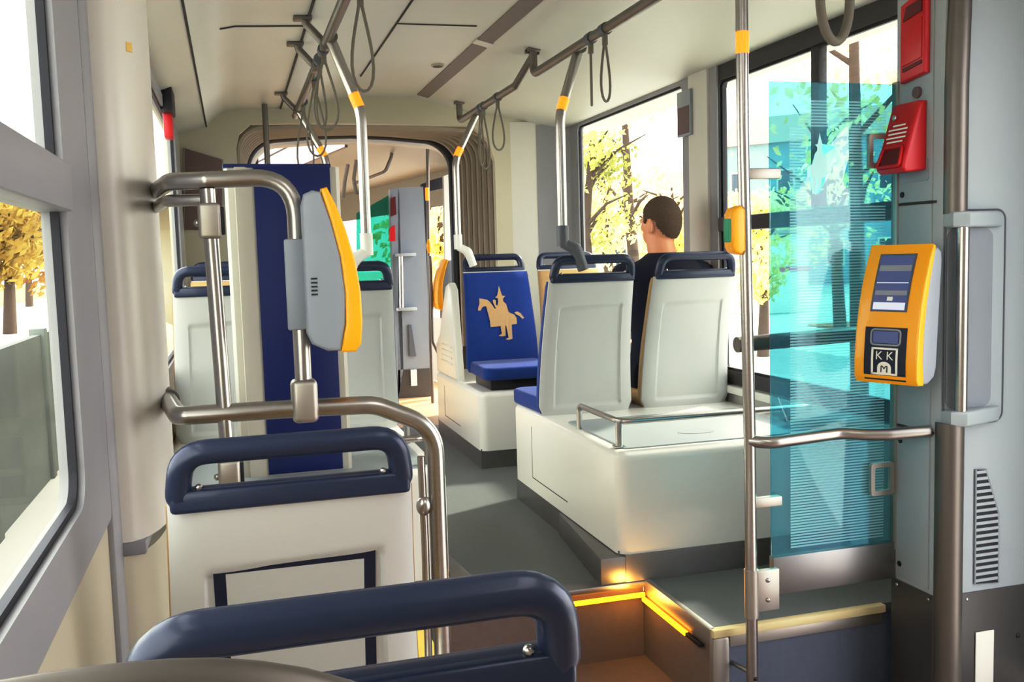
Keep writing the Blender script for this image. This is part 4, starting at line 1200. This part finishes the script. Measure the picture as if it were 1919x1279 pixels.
# ------------------------------------------------------------------ passenger
def build_person():
    px, py, sz = 1.912, 4.015, 0.535          # hip point on the cushion
    root = thing('person', 'short-haired person in a navy T-shirt sitting with back to camera, head turned left', 'person', (px, py, 0.1))
    mb = MB()
    def ring(cx, cy, cz, rx, ry, n=20, rot=0):
        return [(cx + rx * cos(2 * pi * k / n), cy + ry * sin(2 * pi * k / n), cz) for k in range(n)]
    # torso
    T = [(0.0, 0.155, 0.115), (0.10, 0.16, 0.11), (0.20, 0.15, 0.105), (0.32, 0.165, 0.11), (0.42, 0.185, 0.11), (0.50, 0.190, 0.10), (0.545, 0.165, 0.085), (0.575, 0.11, 0.07), (0.60, 0.065, 0.062)]
    mb.loft([ring(px, py + 0.02 - 0.02 * sin(h * 3) + 0.05 * max(0, h - 0.45), sz + h, a, b) for h, a, b in T])
    hz = sz + 0.60
    # neck
    N = Vector((px - 0.005, py + 0.015, hz))
    mb.tube([N + Vector((0, -0.005, -0.05)), N + Vector((0, 0.01, 0.02)), N + Vector((-0.005, 0.03, 0.10))], [0.076, 0.066, 0.062], 16)
    # head
    H = Vector((px + 0.004, py + 0.045, hz + 0.155))
    mb.ball(H, 0.1, 0.86, 1.0, 1.12, 24, 16)
    R = Matrix.Rotation(radians(28), 3, 'Z')
    def hp(x, y, z): return H + R @ Vector((x, y, z))
    mb.ball(hp(0, 0.035, -0.06), 0.062, 0.95, 1.05, 0.95, 16, 10)      # jaw
    mb.ball(hp(0, 0.103, -0.022), 0.016, 0.9, 1.2, 1.4, 10, 8)          # nose
    mb.ball(hp(0, 0.088, -0.058), 0.02, 1.2, 0.6, 0.4, 10, 8)           # lips
    for s in (-1, 1):
        mb.ball(hp(s * 0.095, -0.006, -0.022), 0.034, 0.42, 0.66, 1.08, 12, 8)   # ears
        mb.ball(hp(s * 0.03, 0.084, 0.008), 0.017, 1.1, 0.6, 0.6, 10, 8)        # brows / eye sockets
    # arms forward, hands in the lap
    for s in (-1, 1):
        sh = Vector((px + s * 0.178, py + 0.03, sz + 0.50))
        el = Vector((px + s * 0.186, py + 0.10, sz + 0.22))
        wr_ = Vector((px + s * 0.09, py + 0.30, sz + 0.17))
        mb.tube([sh, sh * 0.6 + el * 0.4 , el, wr_], [0.062, 0.055, 0.044, 0.03], 14)
        mb.ball(sh, 0.064, 1, 0.95, 0.95, 14, 10)
        mb.ball(el, 0.045, 1, 1, 1, 12, 8)
        # palm and fingers
        pm = wr_ + Vector((-s * 0.03, 0.05, 0.0))
        mb.tube([wr_, pm], [0.029, 0.037], 12, flat=0.6)
        mb.ball(pm, 0.036, 1, 1.1, 0.55, 12, 8)
        for q, L in enumerate((0.068, 0.078, 0.072, 0.056)):
            b0 = pm + Vector(((q - 1.5) * 0.017, 0.026, 0))
            mb.tube([b0, b0 + Vector((0, L * 0.5, 0.004)), b0 + Vector((-s * 0.004, L * 0.9, -0.016))], [0.010, 0.0092, 0.008], 8)
        mb.tube([pm + Vector((-s * 0.025, -0.01, 0.0)), pm + Vector((-s * 0.048, 0.018, 0.004)), pm + Vector((-s * 0.05, 0.045, 0))], [0.012, 0.0105, 0.009], 8)
        # legs
        hip = Vector((px + s * 0.085, py + 0.03, sz + 0.045))
        kn = Vector((px + s * 0.11, py + 0.43, sz + 0.03))
        an = Vector((px + s * 0.11, py + 0.40, 0.11))
        mb.tube([hip, (hip + kn) / 2, kn], [0.088, 0.078, 0.06], 14)
        mb.tube([kn, (kn * 0.65 + an * 0.35) + Vector((0, -0.01, 0)), an], [0.06, 0.056, 0.038], 14)
        mb.ball(kn, 0.061, 1, 1, 1, 12, 8)
        mb.tube([an + Vector((0, -0.04, -0.05)), an + Vector((0, 0.06, -0.06)), an + Vector((0, 0.17, -0.075))], [0.04, 0.042, 0.03], 12, flat=0.8)
        mb.ball(an, 0.042, 1, 1, 1, 10, 8)
    body = mb.build('body', 'skin', root, smooth=180)
    md = body.modifiers.new('fuse', 'REMESH'); md.mode = 'VOXEL'; md.voxel_size = 0.006; md.use_smooth_shade = True
    ms = body.modifiers.new('soften', 'SMOOTH'); ms.iterations = 3; ms.factor = 0.5
    # hair
    hb = MB()
    hb.ball(H + Vector((0, -0.004, 0.002)), 0.1, 0.925, 1.065, 1.17, 96, 72)
    bm = hb.bm
    kill = []
    TB = [(0, -0.082), (30, -0.080), (50, -0.062), (66, -0.03), (74, 0.004), (100, 0.012), (106, -0.012), (114, -0.012), (122, 0.03), (140, 0.052), (180, 0.06)]
    for v in bm.verts:
        l = R.inverted() @ (v.co - H)
        th = math.degrees(atan2(abs(l.x), -l.y))         # 0 back of the head, 180 face
        for (t0, z0), (t1, z1) in zip(TB, TB[1:]):
            if t0 <= th <= t1: lim = z0 + (z1 - z0) * (th - t0) / (t1 - t0)
        if l.z < lim: kill.append(v)
        if l.z < 0.108: v.co += Vector((random.uniform(-1, 1), random.uniform(-1, 1), random.uniform(-1, 1))) * 0.0010
    bmesh.ops.delete(bm, geom=kill, context='VERTS')
    ho = hb.build('hair', 'hair', root, smooth=180)
    sd = ho.modifiers.new('thick', 'SOLIDIFY'); sd.thickness = 0.012; sd.offset = -1
    for s in (-1, 1):
        e_ = MB().ball(hp(s * 0.033, 0.086, 0.004), 0.0125, 1.1, 0.7, 0.7, 12, 8).build('eye', 'whitep', root, smooth=180)
        MB().ball(hp(s * 0.034, 0.0935, 0.003), 0.006, 1, 0.6, 1, 10, 6).build('iris', 'hair', e_, smooth=180)
        MB().tube([hp(s * 0.016, 0.098, 0.024), hp(s * 0.034, 0.096, 0.029), hp(s * 0.052, 0.084, 0.024)], [0.003, 0.004, 0.002], 6).build('eyebrow', 'hair', root, smooth=180)
    # T-shirt
    sbm = MB()
    S = [(0.02, 0.170, 0.128), (0.12, 0.172, 0.122), (0.22, 0.163, 0.118), (0.34, 0.180, 0.122), (0.43, 0.200, 0.122), (0.505, 0.202, 0.112), (0.552, 0.176, 0.098), (0.585, 0.118, 0.084), (0.612, 0.078, 0.078)]
    sbm.loft([ring(px, py + 0.02 - 0.02 * sin(h * 3) + 0.05 * max(0, h - 0.45), sz + h, a, b, 28) for h, a, b in S])
    for s in (-1, 1):
        sh = Vector((px + s * 0.178, py + 0.03, sz + 0.50)); el = Vector((px + s * 0.186, py + 0.10, sz + 0.22))
        m_ = sh * 0.45 + el * 0.55
        sbm.tube([sh + Vector((-s * 0.03, 0, 0.01)), sh, sh * 0.6 + el * 0.4, m_], [0.072, 0.082, 0.076, 0.072], 18)
        sbm.ball(sh, 0.081, 1, 0.98, 0.95, 16, 10)
    so = sbm.build('t_shirt', 'shirt', root, smooth=180)
    md = so.modifiers.new('fuse', 'REMESH'); md.mode = 'VOXEL'; md.voxel_size = 0.011; md.use_smooth_shade = True
    md = so.modifiers.new('smooth', 'SMOOTH'); md.iterations = 8
    tb_ = MB()
    for s in (-1, 1):
        hip = Vector((px + s * 0.085, py + 0.03, sz + 0.045)); kn = Vector((px + s * 0.11, py + 0.43, sz + 0.03)); an = Vector((px + s * 0.11, py + 0.40, 0.14))
        tb_.tube(fillet([hip + Vector((0, -0.06, 0)), kn, an], [0, 0.06, 0], 5), [0.10, 0.094, 0.074, 0.07, 0.068, 0.066, 0.064, 0.06, 0.056], 16)
    tb_.build('trousers', 'trousers', root, smooth=180)
    for s in (-1, 1):
        an = Vector((px + s * 0.11, py + 0.40, 0.11))
        MB().tube([an + Vector((0, -0.06, -0.055)), an + Vector((0, 0.06, -0.06)), an + Vector((0, 0.17, -0.07)), an + Vector((0, 0.20, -0.075))], [0.045, 0.05, 0.044, 0.02], 14, flat=0.85).build('shoe', 'shoe', root, smooth=180)
    return root


build_person()

# ------------------------------------------------------------------ outside
ZG = -0.65
struct('ground', MB().box(-80, 90, -40, 140, ZG - 0.2, ZG), 'asphalt')
struct('road', MB().box(4.2, 9.5, -40, 140, ZG, ZG + 0.01), 'road')
tag(MB().box(-60, -11.5, 16, 120, ZG, ZG + 0.03).build('lawn', 'lawn', origin=(-30, 60, ZG)), 'sunlit lawn beyond the pale path on the left', 'lawn', kind='stuff')
tag(MB().box(12.6, 15, 10, 19, ZG, ZG + 0.05).build('fallen_leaves', 'hedge', origin=(13, 18, ZG)), 'reddish brown fallen leaves beyond the street on the right', 'leaves', kind='stuff')
# fence on the left
fe = thing('fence', 'grey concrete slab fence running along the track outside the left window', 'fence', (-1.6, 8, ZG))
ft = 0.60
for k in range(14):
    y = -1 + k * 2.0
    MB().box(-1.66, -1.60, y, y + 1.86, ZG, ft).build('slab', 'fence', fe)
    MB().box(-1.69, -1.57, y + 1.86, y + 2.0, ZG, ft + 0.05, 0.006).build('post', 'fence', fe)


def tree(label, x, y, h, r, leaf, trunk=0.16, n=2600, cz=0.62, seed=0, size=0.22, group=None, cat='tree', squash=1.0):
    rnd = random.Random(seed)
    t = thing('autumn_tree', label, cat, (x, y, ZG), group)
    mb = MB()
    top = Vector((x + rnd.uniform(-.5, .5), y + rnd.uniform(-.5, .5), ZG + h * 0.86))
    base = Vector((x, y, ZG))
    mid = base.lerp(top, 0.45) + Vector((rnd.uniform(-.2, .2), rnd.uniform(-.2, .2), 0))
    mb.tube([base, base.lerp(mid, 0.5), mid, top], [trunk * 1.2, trunk, trunk * 0.8, trunk * 0.2], 10)
    for k in range(9):
        s = rnd.uniform(0.3, 0.85)
        b0 = base.lerp(mid, s / 0.45) if s < 0.45 else mid.lerp(top, (s - 0.45) / 0.55)
        a = rnd.uniform(0, 2 * pi)
        L = r * rnd.uniform(0.6, 1.0)
        e = b0 + Vector((cos(a) * L, sin(a) * L, L * rnd.uniform(0.4, 0.9)))
        mb.tube([b0, b0.lerp(e, 0.5) + Vector((0, 0, 0.12 * L)), e], [trunk * 0.4, trunk * 0.25, trunk * 0.08], 7)
    mb.build('trunk', 'bark', t)
    cb_ = MB(); bm = cb_.bm
    clumps = []
    for k in range(16):
        a = rnd.uniform(0, 2 * pi); q = rnd.uniform(0, 0.75) * r
        clumps.append((Vector((x + cos(a) * q, y + sin(a) * q, ZG + h * (cz + rnd.uniform(-0.24, 0.26)))), r * rnd.uniform(0.3, 0.55)))
    for k in range(n):
        c_, rr = clumps[k % 16]
        d = Vector((rnd.gauss(0, 1), rnd.gauss(0, 1), rnd.gauss(0, 1))).normalized() * rr * rnd.uniform(0.3, 1.0) ** 0.6
        d.z *= squash
        p = c_ + d
        s = size * rnd.uniform(0.5, 1.2)
        ax = Vector((rnd.gauss(0, 1), rnd.gauss(0, 1), rnd.gauss(0, 1))).normalized()
        u = ax.orthogonal().normalized() * s; w = ax.cross(u).normalized() * s * 0.6
        bm.faces.new([bm.verts.new(p + v_) for v_ in (-u, w * 0.8, u, -w * 0.8)])
    cb_.build('crown', leaf, t, smooth=0)
    return t


TG = 'autumn trees outside the windows'
def at(px, D):
    """ground position seen at photo column px, D metres ahead"""
    d = _f + _r * ((px - 959.5) / FPX); k = D / d.y
    return d.x * k, D
for i, (px, D, h, r, leaf, lab, tr, n, cz, sz) in enumerate((
        (1118, 15, 5.6, 0.95, 'leafg', 'green-yellow tree at the left side of the passenger window', 0.10, 1700, 0.62, 0.07),
        (1200, 19, 7.5, 1.25, 'leafy', 'thin dark trunk tree in the centre of the passenger window', 0.13, 500, 0.55, 0.08),
        (1150, 33, 6.6, 2.6, 'leafy', 'low yellow tree far behind the passenger window, beyond the two trunks', 0.2, 3000, 0.45, 0.11),
        (1262, 27, 4.4, 1.5, 'leafy', 'rounded yellow tree behind the head of the passenger', 0.16, 3000, 0.52, 0.12),
        (1430, 14, 2.9, 0.75, 'leafy', 'small slanting yellow tree seen left of the teal glass', 0.09, 1500, 0.62, 0.09),
        (1612, 8.5, 7.5, 1.5, 'leafo', 'bare-branched amber tree above the teal glass beside the red box', 0.085, 800, 0.62, 0.085),
        (1575, 17, 6.4, 1.6, 'leafy', 'yellow tree beyond the street behind the teal glass', 0.12, 800, 0.60, 0.10),
        (1475, 32, 4.6, 1.7, 'leafy', 'farther yellow tree behind the teal glass, low and wide', 0.18, 2600, 0.55, 0.12))):
    x, y = at(px, D)
    tree(lab, x, y, h, r, M[leaf], tr, n, cz, 30 + i, sz, TG)
for i, (px, D, h, r, leaf, lab) in enumerate((
        (130, 34, 5.2, 2.0, 'leafd', 'orange tree at the right edge of the left window'),
        (20, 30, 5.0, 2.0, 'leafe', 'golden tree at the middle of the left window'),
        (-220, 26, 4.8, 2.0, 'leafe', 'golden tree just outside the frame on the left'),
        (60, 52, 6.6, 3.0, 'leafd', 'larger orange tree far behind the left path'))):
    x, y = at(px, D)
    tree(lab, x, y, h, r, M[leaf], 0.16, 2600, 0.60, 60 + i, 0.17, TG)
x, y = at(838, 24)
tree('pale green tree outside the far door of the next car', x, y, 5, 1.8, M['leafy'], 0.14, 2200, 0.45, 90, 0.14, TG)


def house(label, x, y, w, d, h, m, rz, floors, cols, roof=True):
    t = thing('building', label, 'building', (x, y, ZG), None, world=False)
    t.rotation_euler = (0, 0, rz)
    MB().box(-w / 2, w / 2, -d / 2, d / 2, 0, h).build('wall', m, t)
    if roof: MB().prism([(-d / 2 - .3, h), (d / 2 + .3, h), (0, h + 1.8)], 'X', -w / 2 - .3, w / 2 + .3).build('roof', 'roof', t)
    for f in range(floors):
        for c_ in range(cols):
            xx = -w / 2 + (c_ + 0.5) * w / cols; zz = 0.9 + f * (h / floors)
            o = MB().box(xx - .45, xx + .45, -d / 2 - .04, -d / 2 + .05, zz, zz + 1.3).build('window', 'stone', t)
            MB().box(xx - .36, xx + .36, -d / 2 - .06, -d / 2 - .03, zz + .08, zz + 1.22).build('pane', 'winpane', o)
    return t


x, y = at(1600, 42)
house('blue-grey building across the street behind the teal glass', x, y, 12, 7, 7, 'stone2', radians(-50), 2, 5)
x, y = at(1425, 24)
kk = thing('kiosk', 'white kiosk with a pink stripe seen left of the teal glass', 'kiosk', (x, y, ZG))
MB().box(x - 1.0, x + 1.0, y - .9, y + .9, ZG, ZG + 2.2, 0.05).build('body', 'whitep', kk)
MB().box(x - 1.02, x + 1.02, y - .92, y + .92, ZG + 1.15, ZG + 1.3).build('stripe', 'pink', kk)
MB().box(x - 1.2, x + 1.2, y - 1.1, y + 1.1, ZG + 2.2, ZG + 2.32, 0.03).build('roof', 'roof', kk)
x, y = at(1130, 52)
house('pale low building beyond the trees in the passenger window', x, y, 14, 6, 4.5, 'stone', radians(-25), 1, 6)

# ------------------------------------------------------------------ light
w = bpy.data.worlds.new('sky'); SC.world = w; w.use_nodes = True
bg = w.node_tree.nodes['Background']
bg.inputs[0].default_value = (1.0, 1.0, 0.985, 1)
bg.inputs[1].default_value = 5.0


def lamp(name, kind, loc, rot, energy, color, **kw):
    l = bpy.data.lights.new(name, kind); l.energy = energy; l.color = color
    for k_, v_ in kw.items(): setattr(l, k_, v_)
    o = bpy.data.objects.new(name, l); COL.objects.link(o); o.location = loc; o.rotation_euler = rot
    return o


sun = lamp('sun', 'SUN', (0, 0, 10), (0, 0, 0), 8.0, (1.0, 0.95, 0.84), angle=radians(4))
sd_ = Vector((-0.80, -0.35, -0.62))
sun.rotation_euler = sd_.to_track_quat('-Z', 'Y').to_euler()
# unseen area fill added over the camera to brighten the car
lamp('car_fill', 'AREA', (0.95, 0.2, 2.08), (0, 0, 0), 9, (1.0, 0.97, 0.92), shape='RECTANGLE', size=0.5, size_y=1.8)
lamp('step_glow_fill', 'POINT', (1.275, 2.93, -0.02), (0, 0, 0), 0.8, (1.0, 0.55, 0.12), shadow_soft_size=0.03)  # point light added to strengthen the strip's amber glow on the plinth step
lamp('next_car_lamp', 'AREA', (0.7, 9.0, 2.03), (0, 0, 0), 4, (1.0, 0.96, 0.9), shape='RECTANGLE', size=0.4, size_y=2.5)

SC.view_settings.view_transform = 'Standard'
SC.view_settings.look = 'None'
SC.view_settings.exposure = 0.0
SC.view_settings.use_curve_mapping = True
cm = SC.view_settings.curve_mapping
cc = cm.curves[3]
cc.points.new(0.22, 0.175); cc.points.new(0.70, 0.785)
cm.curves[2].points.new(0.8, 0.785)
cm.curves[2].points[-1].location = (1.0, 0.89)
cm.update()
SC.cycles.max_bounces = 10
SC.cycles.diffuse_bounces = 5
SC.cycles.transparent_max_bounces = 16
SC.cycles.sample_clamp_indirect = 6
for o in bpy.data.objects:
    if '_o' in o: del o['_o']
